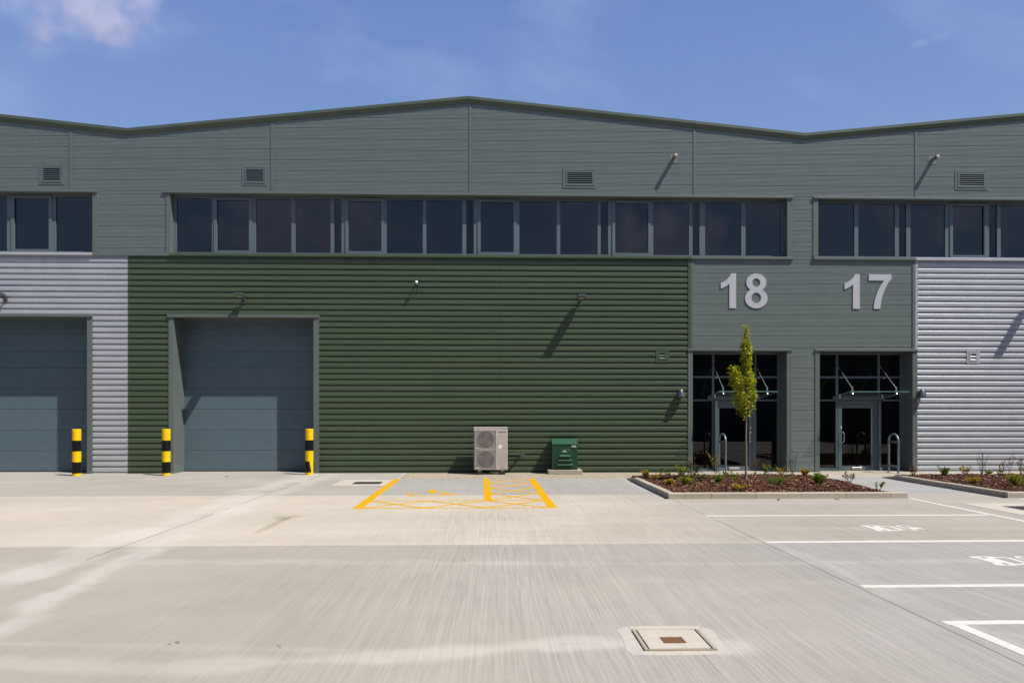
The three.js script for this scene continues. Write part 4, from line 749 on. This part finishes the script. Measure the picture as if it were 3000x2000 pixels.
function gully(x0, x1, z0, z1, p, label) {
  const t = thing('drain_grate', label, 'drain', 'iron gully grates in the yard', [x0, 0, z0]), W = x1 - x0, L = z1 - z0;
  const s = poly([[p[0] - x0, -(p[2] - z0)], [p[1] - x0, -(p[2] - z0)], [p[1] - x0, -(p[3] - z0)], [p[0] - x0, -(p[3] - z0)]]), h = new THREE.Path(); [[-0.03, 0.03], [W + 0.03, 0.03], [W + 0.03, -L - 0.03], [-0.03, -L - 0.03]].forEach((q, i) => i ? h.lineTo(...q) : h.moveTo(...q)); s.holes.push(h);
  const g = new THREE.ExtrudeGeometry(s, { depth: 0.012, bevelEnabled: false }); g.rotateX(-Math.PI / 2); g.translate(0, -0.0075, 0); mesh('concrete_collar', boxUV(g), M.patch, t);
  mesh('frame', merge([bx(-0.03, 0, -0.01, 0.008, -0.03, L + 0.03), bx(W, W + 0.03, -0.01, 0.008, -0.03, L + 0.03), bx(0, W, -0.01, 0.0078, -0.03, 0), bx(0, W, -0.01, 0.0078, L, L + 0.03)]), M.iron, t);
  mesh('sump', bx(0, W, -0.01, 0.0042, 0, L), M.dark, t);
  for (let k = 0; k < 9; k++) { const x = W * (k + 0.5) / 9; mesh('grate_bar', bx(x - W / 26, x + W / 26, -0.005, 0.0095, 0.002, L - 0.002), M.iron, t); }
  mesh('cross_bar', merge([0.25, 0.5, 0.75].map(q => bx(0, W, -0.005, 0.0085, L * q - 0.012, L * q + 0.012))), M.iron, t);
}
gully(-3.22, -2.62, 2.70, 3.20, [-3.66, -2.42, 2.1, 3.6], 'dark iron drain grate beside the yellow parking bay'); gully(9.08, 9.68, 7.68, 8.22, [8.6, 10.2, 7.2, 8.7], 'dark iron drain grate beyond the charging bays by planting beds');

// ---------------------------------------------------------------- planting beds
function kerbRun(parent, axis, at, from, to, joints, inner, r) {   // stones between the joints; axis 'x' or 'z'; inner: +1/-1 side where the bed lies
  const e = [from, ...joints, to];
  for (let i = 0; i < e.length - 1; i++) {
    const a = e[i] + 0.003, b = e[i + 1] - 0.003, h = 0.115 + (r() - 0.5) * 0.004, w = 0.125, o = (r() - 0.5) * 0.005;
    const prof = [[0, -0.05], [0, h - 0.014], [0.014, h], [w, h], [w, -0.05]].map(([u, y]) => [u * inner, y]);
    const s = poly(prof.map(([u, y]) => [u, y])), g = new THREE.ExtrudeGeometry(s, { depth: b - a, bevelEnabled: false });
    if (axis === 'z') g.translate(at + o, 0, a); else { g.rotateY(Math.PI / 2); g.translate(a, 0, at + o); }
    mesh('kerb_stone', boxUV(g), r() > 0.5 ? M.kerb : M.kerb2, parent);
  }
}
function bed(x0, x1, z0, z1, seed, parent, edge) {
  const r = rngOf(seed), N = 60, g = new THREE.PlaneGeometry(x1 - x0, z1 - z0, N, N); g.rotateX(-Math.PI / 2); g.translate((x0 + x1) / 2, 0, (z0 + z1) / 2);
  const hAt = (x, z) => { const dx = Math.min(x - x0, edge ? 9 : x1 - x), dz = Math.min(z - z0, z1 - z), d = Math.min(dx, dz); const fallBack = Math.min(1, (z - z0) / 0.35), fallR = Math.min(1, (x1 - x) / 0.45); return 0.012 + (0.07 + 0.035 * sm(0, 0.9, d) + 0.05 * sm(0.2, 1.4, d) * fbm(x * 0.9 + 4, z * 0.9, 3)) * Math.min(fallBack, fallR) + (vn(x * 9, z * 9) - 0.5) * 0.03 * Math.min(fallBack, fallR); };
  const p = g.attributes.position; for (let i = 0; i < p.count; i++) p.setY(i, hAt(p.getX(i), p.getZ(i))); g.computeVertexNormals();
  mesh('soil', boxUV(g), M.soil, parent);
  return hAt;
}
function chips(x0, x1, z0, z1, hAt, count, seed, label) {
  const r = rngOf(seed), g = new THREE.BoxGeometry(1, 1, 1, 1, 1, 1), p = g.attributes.position; for (let i = 0; i < p.count; i++) { if (p.getX(i) > 0) { p.setZ(i, p.getZ(i) * 0.55); } else p.setY(i, p.getY(i) * 0.6); } g.computeVertexNormals();
  const m = new THREE.InstancedMesh(boxUV(g), std(lin(1, 1, 1), 0.95, 0, gB), count), o = new THREE.Object3D(), c = new THREE.Color();
  for (let i = 0; i < count; i++) {
    const x = lerp(x0, x1, r()), z = lerp(z0, z1, r()), big = r() > 0.93;
    o.position.set(x, hAt(x, z) + 0.006 + r() * 0.022, z); o.rotation.set((r() - 0.5) * 0.9, r() * 6.28, (r() - 0.5) * 0.9); const L = (big ? 0.07 : 0.03) + r() * 0.05; o.scale.set(L, 0.006 + r() * 0.008, 0.012 + r() * 0.018); o.updateMatrix(); m.setMatrixAt(i, o.matrix);
    const k = r(), pale = r() > 0.90; if (pale) c.setRGB(0.24 + 0.12 * k, 0.14 + 0.08 * k, 0.07 + 0.045 * k); else c.setRGB(0.040 + 0.15 * k * k, 0.0125 + 0.046 * k * k, 0.006 + 0.016 * k * k); m.setColorAt(i, c);
  }
  m.name = numbered('bark_mulch'); m.castShadow = m.receiveShadow = true; m.userData = { label, category: 'mulch', kind: 'stuff' }; scene.add(m);
}
const bed1 = thing('planting_bed', 'mulched planting bed with young tree, edged by concrete kerb stones', 'planting bed', 'kerbed planting beds'), bed2 = thing('planting_bed', 'mulched planting bed in front of the silver clad wall', 'planting bed', 'kerbed planting beds');
function taperStone(parent, x, z0, z1, h0, h1, mat) {      // last kerb stone, dropping towards the pavement
  const w = 0.125, t = [], P = (u, y, z) => [x + u, y, z];
  const pr = (h, z) => [P(0, -0.05, z), P(0, h - 0.012, z), P(0.012, h, z), P(w, h, z), P(w, -0.05, z)], a = pr(h0, z0), b = pr(h1, z1);
  for (let i = 0; i < 4; i++) quad(t, a[i], a[i + 1], b[i + 1], b[i]);
  quad(t, a[0], a[1], a[3], a[4]); quad(t, b[0], b[4], b[3], b[1]); mesh('kerb_stone', soup(t), mat, parent);
}
{
  const r = rngOf(61);
  kerbRun(bed1, 'x', 6.372, 3.42, 8.1, [3.72, 4.255, 5.13, 6.005, 6.88, 7.765], 1, r);
  kerbRun(bed1, 'z', 3.42, 2.92, 6.245, [3.70, 4.62, 5.52, 6.02], 1, r); taperStone(bed1, 3.42, 2.06, 2.915, 0.02, 0.115, M.kerb);
  kerbRun(bed2, 'x', 6.40, 10.06, 18, [10.6, 11.515, 12.43, 13.345, 14.26, 15.2, 16.1, 17], 1, r);
  kerbRun(bed2, 'z', 10.06, 2.62, 6.272, [3.5, 4.42, 5.33], 1, r); taperStone(bed2, 10.06, 1.84, 2.615, 0.02, 0.115, M.kerb2);
}
const h1 = bed(3.54, 8.1, 1.95, 6.25, 1, bed1, true), h2 = bed(10.18, 18, 1.95, 6.28, 2, bed2, true);
chips(3.54, 8.08, 1.98, 6.24, h1, 15000, 71, 'brown bark mulch covering the planting bed around the young tree'); chips(10.18, 15.5, 1.98, 6.27, h2, 14000, 72, 'brown bark mulch covering the planting bed before the silver wall');

// ---------------------------------------------------------------- shrubs
const LEAF = {
  yellow: leafMat(lin(0.36, 0.25, 0.008)), lime: leafMat(lin(0.23, 0.25, 0.012)), green: leafMat(lin(0.115, 0.17, 0.008)), dark: leafMat(lin(0.085, 0.105, 0.012)), red: leafMat(lin(0.17, 0.07, 0.03)), olive: leafMat(lin(0.15, 0.145, 0.015)),
};
function leafTri(out, p, dir, size, r) {   // one folded leaf: two quads worth of faces along a midrib
  const up = new THREE.Vector3(r() - 0.5, r() * 0.8 + 0.2, r() - 0.5).normalize(), d = dir.clone().normalize(), s = new THREE.Vector3().crossVectors(d, up).normalize().multiplyScalar(size * 0.36), n = new THREE.Vector3().crossVectors(s, d).normalize().multiplyScalar(size * 0.12);
  const a = p, m = p.clone().addScaledVector(d, size * 0.5), e = p.clone().addScaledVector(d, size), L = m.clone().add(s).add(n), R = m.clone().sub(s).add(n);
  out.push(a.x, a.y, a.z, L.x, L.y, L.z, e.x, e.y, e.z, a.x, a.y, a.z, e.x, e.y, e.z, R.x, R.y, R.z);
}
function shrub(x, z, hAt, o, label) {
  const r = rngOf(o.seed), t = thing(o.bare ? 'bare_shrub' : 'shrub', label, 'shrub', 'small shrubs planted in the mulch', [x, hAt(x, z) - 0.01, z]), stems = [], leaves = [];
  for (let k = 0; k < o.stems; k++) {
    const a = r() * 6.28, lean = o.spread * (0.25 + 0.75 * r()), h = o.h * 0.88 * (0.65 + 0.35 * r()), e = new THREE.Vector3(Math.cos(a) * lean, h, Math.sin(a) * lean), b = new THREE.Vector3(Math.cos(a) * 0.03 * r(), 0, Math.sin(a) * 0.03 * r()), mid = b.clone().lerp(e, 0.5).add(new THREE.Vector3((r() - 0.5) * 0.05, 0.02, (r() - 0.5) * 0.05));
    const path = [b, mid, e]; stems.push(cyl(o.thick, o.thick * 0.7, b.toArray(), mid.toArray(), 5), cyl(o.thick * 0.7, o.thick * 0.35, mid.toArray(), e.toArray(), 5));
    const side = o.twigs || 0;
    for (let q = 0; q < side; q++) { const f = 0.35 + 0.6 * r(), s = f < 0.5 ? b.clone().lerp(mid, f * 2) : mid.clone().lerp(e, f * 2 - 1), a2 = r() * 6.28, tl = o.h * (0.12 + 0.2 * r()), te = s.clone().add(new THREE.Vector3(Math.cos(a2) * tl * 0.5, tl, Math.sin(a2) * tl * 0.5)); stems.push(cyl(o.thick * 0.45, o.thick * 0.25, s.toArray(), te.toArray(), 4)); path.push(s, te); if (o.leaves) for (let w = 0; w < 3; w++) leafTri(leaves, s.clone().lerp(te, 0.3 + 0.7 * r()), new THREE.Vector3(r() - 0.5, r() * 0.6, r() - 0.5), o.leaf * (0.7 + 0.6 * r()), r); }
    for (let q = 0; q < o.leaves; q++) { const f = Math.pow(r(), o.low ? 1 : 0.6), s = f < 0.5 ? b.clone().lerp(mid, f * 2) : mid.clone().lerp(e, f * 2 - 1); s.add(new THREE.Vector3((r() - 0.5), (r() - 0.5) * 0.6, (r() - 0.5)).multiplyScalar(o.fluff)); leafTri(leaves, s, new THREE.Vector3(r() - 0.5, r() * 0.7 - 0.05, r() - 0.5), o.leaf * (0.6 + 0.8 * r()), r); }
  }
  mesh('stems', merge(stems), o.stemMat || M.twig, t);
  if (leaves.length) mesh('foliage', soup(leaves), LEAF[o.kind], t);
}
const S = (kind, h, spread, extra = {}) => ({ kind, h, spread, stems: 18, leaves: 32, leaf: 0.035, thick: 0.004, fluff: 0.05, twigs: 1, ...extra });
const sparse = { stems: 6, leaves: 8, twigs: 4, fluff: 0.03, leaf: 0.036 }, bare = { stems: 6, leaves: 0, twigs: 4, bare: true, thick: 0.006 };
let sd = 200; const plant = (x, z, H, o, label) => shrub(x, z, H, { ...o, seed: ++sd }, label);
plant(3.68, 3.15, h1, S('yellow', 0.26, 0.09, { stems: 12 }), 'upright yellow shrub closest to the dropped kerb end in tree bed');
plant(3.74, 3.8, h1, S('yellow', 0.20, 0.06, { stems: 8, leaves: 14 }), 'thin orange-yellow shrub close to the kerb side of tree bed');
plant(4.18, 2.6, h1, S('green', 0.24, 0.08, { stems: 6, leaves: 12 }), 'small leafy green seedling by the wall side of tree bed');
plant(4.27, 2.72, h1, S('green', 0.10, 0.09, { stems: 5, leaves: 10 }), 'tiny low green plant next to a green seedling in tree bed');
plant(3.86, 4.68, h1, S('yellow', 0.17, 0.13, { low: true }), 'low bushy bright yellow shrub near kerb in tree bed');
plant(4.56, 3.0, h1, S('lime', 0.33, 0.22, { stems: 14, leaves: 20 }), 'spreading lime green shrub with long arching shoots in tree bed');
plant(4.86, 2.6, h1, S('red', 0.55, 0.16, { ...sparse, stems: 7, leaves: 5 }), 'tall purple twiggy shrub before the corner of green cladding');
plant(4.16, 4.9, h1, S('lime', 0.22, 0.2, { low: true, stems: 20 }), 'dense lime green shrub low in the mulch near kerb corner');
plant(4.75, 3.42, h1, S('dark', 0.36, 0.18, { stems: 10, leaves: 14 }), 'dark olive shrub with reddish tips behind lime green shrub');
plant(4.62, 4.33, h1, S('dark', 0.22, 0.22, { stems: 12, leaves: 14 }), 'low dark green shrub in the middle of tree bed');
plant(4.92, 4.66, h1, S('green', 0.19, 0.15, { low: true, stems: 16 }), 'rounded fresh green shrub on the kerb side of the tree');
plant(5.53, 3.6, h1, S('olive', 0.22, 0.2, { stems: 9, leaves: 12 }), 'sparse olive shrub just behind the tree trunk');
plant(5.32, 4.6, h1, S('olive', 0.18, 0.18, { stems: 9, leaves: 12 }), 'low sparse olive shrub beside the tree trunk');
plant(4.98, 5.8, h1, S('yellow', 0.13, 0.17, { low: true, leaves: 18 }), 'flat orange-yellow shrub sprawling near the front kerb');
plant(5.62, 2.25, h1, S('yellow', 0.62, 0.18, { ...sparse, stems: 6 }), 'tall sparse yellow-leaved shrub in front of the cycle stand');
plant(6.34, 2.98, h1, S('red', 0.5, 0.16, { ...sparse, stems: 4, leaves: 3 }), 'thin red-leaved twigs standing before entrance 18 sidelight');
plant(6.60, 2.9, h1, S('olive', 0.28, 0.12, { ...sparse, stems: 6, leaves: 9 }), 'small olive sprig near the red twigs in tree bed');
plant(6.84, 2.62, h1, S('green', 0.30, 0.16, { ...sparse, stems: 6, leaves: 9 }), 'sparse green plant with two tall shoots before entrance 18');
plant(6.81, 3.45, h1, S('yellow', 0.32, 0.18, { stems: 9, leaves: 12 }), 'loose yellow shrub with golden tips before the ribbed pier');
plant(6.05, 5.12, h1, S('green', 0.20, 0.34, { low: true, stems: 22, leaves: 20 }), 'wide low green shrub between tree and front kerb');
plant(7.33, 2.8, h1, S('red', 0.72, 0.20, { ...bare, stems: 8 }), 'tall bare twiggy shrub in front of the ribbed grey pier');
plant(7.46, 3.2, h1, S('yellow', 0.22, 0.11, { stems: 12 }), 'small bright yellow shrub beside the bare twiggy shrub');
plant(6.93, 5.1, h1, S('green', 0.26, 0.22, { low: true, stems: 26, leaves: 34 }), 'round dense bright green shrub toward the footpath end');
plant(7.80, 4.6, h1, S('red', 0.30, 0.15, { ...sparse, leaves: 9 }), 'sparse greyish shrub with brown buds near the footpath');
plant(7.86, 5.75, h1, S('lime', 0.24, 0.13, { ...sparse, leaves: 9 }), 'sparse yellow-green sprig at the narrow tip of tree bed');
plant(10.35, 2.7, h2, S('red', 0.28, 0.12, { ...sparse, leaves: 9 }), 'small sparse reddish shrub beside the cycle stand at footpath');
plant(11.0, 2.95, h2, S('green', 0.28, 0.2, { stems: 14 }), 'loose green shrub in the bed before the silver wall');
plant(11.63, 2.75, h2, S('yellow', 0.27, 0.13, { stems: 10, leaves: 16 }), 'yellow-green shrub beside tall bare twigs before silver wall');
plant(10.6, 4.6, h2, S('yellow', 0.17, 0.15, { low: true }), 'low bright yellow shrub near the footpath kerb of second bed');
plant(12.05, 2.75, h2, S('red', 0.68, 0.22, { ...bare, stems: 7 }), 'tall bare twigs standing before the silver cladding');
plant(12.22, 2.72, h2, S('green', 0.14, 0.2, { stems: 10, leaves: 14 }), 'flat green plant at the foot of tall bare twigs');
plant(12.55, 2.75, h2, S('red', 0.45, 0.1, { ...sparse, stems: 3, leaves: 3 }), 'single reddish twig with buds before the silver cladding');
plant(12.68, 2.8, h2, S('red', 0.58, 0.18, { ...sparse, stems: 4, leaves: 4 }), 'branching reddish twigs with buds before the silver cladding');
plant(12.88, 3.0, h2, S('red', 0.5, 0.16, { ...sparse, stems: 5, leaves: 5 }), 'bushy reddish twigs at the far end of second bed');
plant(10.95, 5.45, h2, S('lime', 0.3, 0.24, { low: true, stems: 20 }), 'bright yellow-green shrub by the corner kerb of second bed');
plant(12.8, 3.3, h2, S('yellow', 0.3, 0.16, { stems: 12 }), 'yellow-green shrub in front of reddish twigs in second bed');
plant(12.25, 3.15, h2, S('olive', 0.2, 0.2, { stems: 8, leaves: 12 }), 'low olive plant before the bare twigs in second bed');

// ---------------------------------------------------------------- young tree
{
  const bx0 = 5.67, bz0 = 4.24, t = thing('young_tree', 'young slender tree with yellow-green leaves in the planting bed', 'tree', null, [bx0, h1(bx0, bz0) - 0.02, bz0]), r = rngOf(900);
  const spine = [[0, 0, 0], [0.012, 0.5, 0], [0.006, 1.0, 0.01], [0.02, 1.5, 0], [0.03, 2.0, 0.01], [0.03, 2.5, 0], [0.02, 3.0, 0.01], [-0.01, 3.5, 0]].map(p => new THREE.Vector3(...p)), crv = new THREE.CatmullRomCurve3(spine);
  const tr = []; const N = 26; for (let i = 0; i < N; i++) { const a = crv.getPoint(i / N), b = crv.getPoint((i + 1) / N), rad = q => lerp(0.028, 0.004, Math.pow(q, 0.8)); tr.push(cyl(rad(i / N) + (i === 0 ? 0.008 : 0), rad((i + 1) / N), a.toArray(), b.toArray(), 12, true)); }
  mesh('trunk', merge(tr), M.bark, t);
  const outline = [[1.36, -0.02, 0.06], [1.46, -0.14, 0.09], [1.62, -0.22, 0.13], [1.8, -0.34, 0.16], [1.95, -0.32, 0.19], [2.1, -0.35, 0.21], [2.27, -0.38, 0.20], [2.43, -0.40, 0.15], [2.55, -0.39, 0.12], [2.66, -0.20, 0.10], [2.8, -0.20, 0.11], [2.92, -0.21, 0.11], [3.0, -0.07, 0.09], [3.15, -0.03, 0.06], [3.3, -0.02, 0.03], [3.5, -0.03, 0.01]];
  const ext = h => { for (let i = 0; i < outline.length - 1; i++) if (h <= outline[i + 1][0]) { const f = Math.max(0, (h - outline[i][0]) / (outline[i + 1][0] - outline[i][0])); return [lerp(outline[i][1], outline[i + 1][1], f), lerp(outline[i][2], outline[i + 1][2], f)]; } return [-0.02, 0.01]; };
  const limbs = [], tips = [], leaves = [];
  for (let k = 0; k < 34; k++) {
    const h0 = 1.36 + 1.45 * Math.pow(k / 34, 1.05), rise = 0.28 + 0.42 * r(), h = Math.min(3.35, h0 + rise), [l, R] = ext(h), a = k * 2.4 + r(), cx = (l + R) / 2, wx = (R - l) / 2, f = 0.72 + 0.24 * r();
    const e = new THREE.Vector3(cx + Math.cos(a) * wx * f, h, Math.sin(a) * Math.min(0.26, wx * 0.9) * f), s = crv.getPoint(h0 / 3.5), m = s.clone().lerp(e, 0.55).add(new THREE.Vector3(e.x - s.x, -0.06, e.z - s.z).multiplyScalar(0.18));
    limbs.push(cyl(0.009, 0.006, s.toArray(), m.toArray(), 6), cyl(0.006, 0.0025, m.toArray(), e.toArray(), 5)); tips.push([s, m, e]);
  }
  { const s = crv.getPoint(2.9 / 3.5), e = new THREE.Vector3(-0.235, 3.28, 0.02), m = s.clone().lerp(e, 0.5).add(new THREE.Vector3(-0.03, -0.02, 0)); limbs.push(cyl(0.005, 0.004, s.toArray(), m.toArray(), 5), cyl(0.004, 0.002, m.toArray(), e.toArray(), 5)); for (let q = 0; q < 9; q++) leafTri(leaves, m.clone().lerp(e, 0.3 + 0.7 * r()), new THREE.Vector3(r() - 0.5, r() * 0.4, r() - 0.5), 0.045, r); }
  mesh('branches', merge(limbs), M.bark, t);
  const leafAt = (s, spread, size) => { const p = s.clone().add(new THREE.Vector3(r() - 0.5, (r() - 0.5) * 1.1, r() - 0.5).multiplyScalar(spread)), [l, R] = ext(p.y); if (p.x < l - 0.03 || p.x > R + 0.03 || p.y > 3.52) return; leafTri(leaves, p, new THREE.Vector3(r() - 0.5 + (p.x) * 0.8, r() * 0.5 - 0.3, r() - 0.5 + p.z), size * (0.75 + 0.6 * r()), r); };
  for (const [s, m, e] of tips) for (let q = 0; q < 88; q++) { const f = Math.pow(r(), 0.62); leafAt(f < 0.5 ? s.clone().lerp(m, f * 2) : m.clone().lerp(e, f * 2 - 1), 0.145, 0.054); }
  for (let q = 0; q < 260; q++) { const f = 0.45 + 0.55 * Math.sqrt(r()); leafAt(crv.getPoint(f), 0.12, 0.046); }
  for (let q = 0; q < 110; q++) leafAt(crv.getPoint(0.84 + 0.16 * r()), 0.06, 0.042);
  const n = leaves.length / 18, half = [[], [], []]; for (let i = 0; i < n; i++) half[i % 7 === 0 ? 1 : i % 3 === 0 ? 2 : 0].push(...leaves.slice(i * 18, i * 18 + 18));
  const crown = mesh('crown', soup(half[0]), leafMat(lin(0.36, 0.37, 0.010)), t); mesh('yellow_leaves', soup(half[1]), leafMat(lin(0.50, 0.43, 0.012)), crown); mesh('green_leaves', soup(half[2]), leafMat(lin(0.20, 0.25, 0.008)), crown);
}

// ---------------------------------------------------------------- the unit across the yard, which the glass mirrors
{
  const t = thing('facing_building', 'dark grey clad industrial unit across the yard, mirrored in the glass doors', 'building', null, [0, 0, 24.2]);
  mesh('wall', bx(-46, 46, -0.1, 8.6, 0, 0.4), M.fascia, t); mesh('parapet', bx(-46.1, 46.1, 8.6, 9.0, -0.06, 0.5), M.fascia, t); mesh('flank', merge([bx(-46, -45.6, -0.1, 8.6, 0.4, 24), bx(45.6, 46, -0.1, 8.6, 0.4, 24)]), M.grey2, t); mesh('roof', bx(-46, 46, 8.4, 8.55, 0.4, 24), M.grey2, t);
  for (const x of [-31, -17, -3, 11, 25]) { mesh('roller_door', bx(x, x + 4, 0, 4.3, -0.03, -0.002), M.door, t); mesh('window', bx(x + 6, x + 12, 5.4, 6.9, -0.04, -0.002), M.dark, t); }
}
for (const [x, z, a, label] of [[-6.9, 1.05, 0.4, 'curled brown leaf lying on the concrete before the roller door'], [5.46, 6.62, 1.1, 'dark leaf scrap lying against the front kerb of tree bed'], [6.62, 6.55, 2.2, 'tiny dark leaf scrap by a joint of the front kerb']]) {
  const g = new THREE.PlaneGeometry(0.11, 0.05, 6, 3), p = g.attributes.position; for (let i = 0; i < p.count; i++) { const u = p.getX(i) / 0.055, v = p.getY(i) / 0.025; p.setY(i, p.getY(i) * (1 - 0.8 * u * u)); p.setZ(i, 0.006 + 0.014 * u * u + 0.008 * v * v); } g.computeVertexNormals(); g.rotateX(-Math.PI / 2); g.rotateY(a);
  const m = single('fallen_leaf', boxUV(g), std(lin(0.05, 0.03, 0.018), 0.9, 0, null), label, 'leaf', 'stray leaves on the yard'); m.position.set(x, 0.001, z);
}
renderer.render(scene, camera);
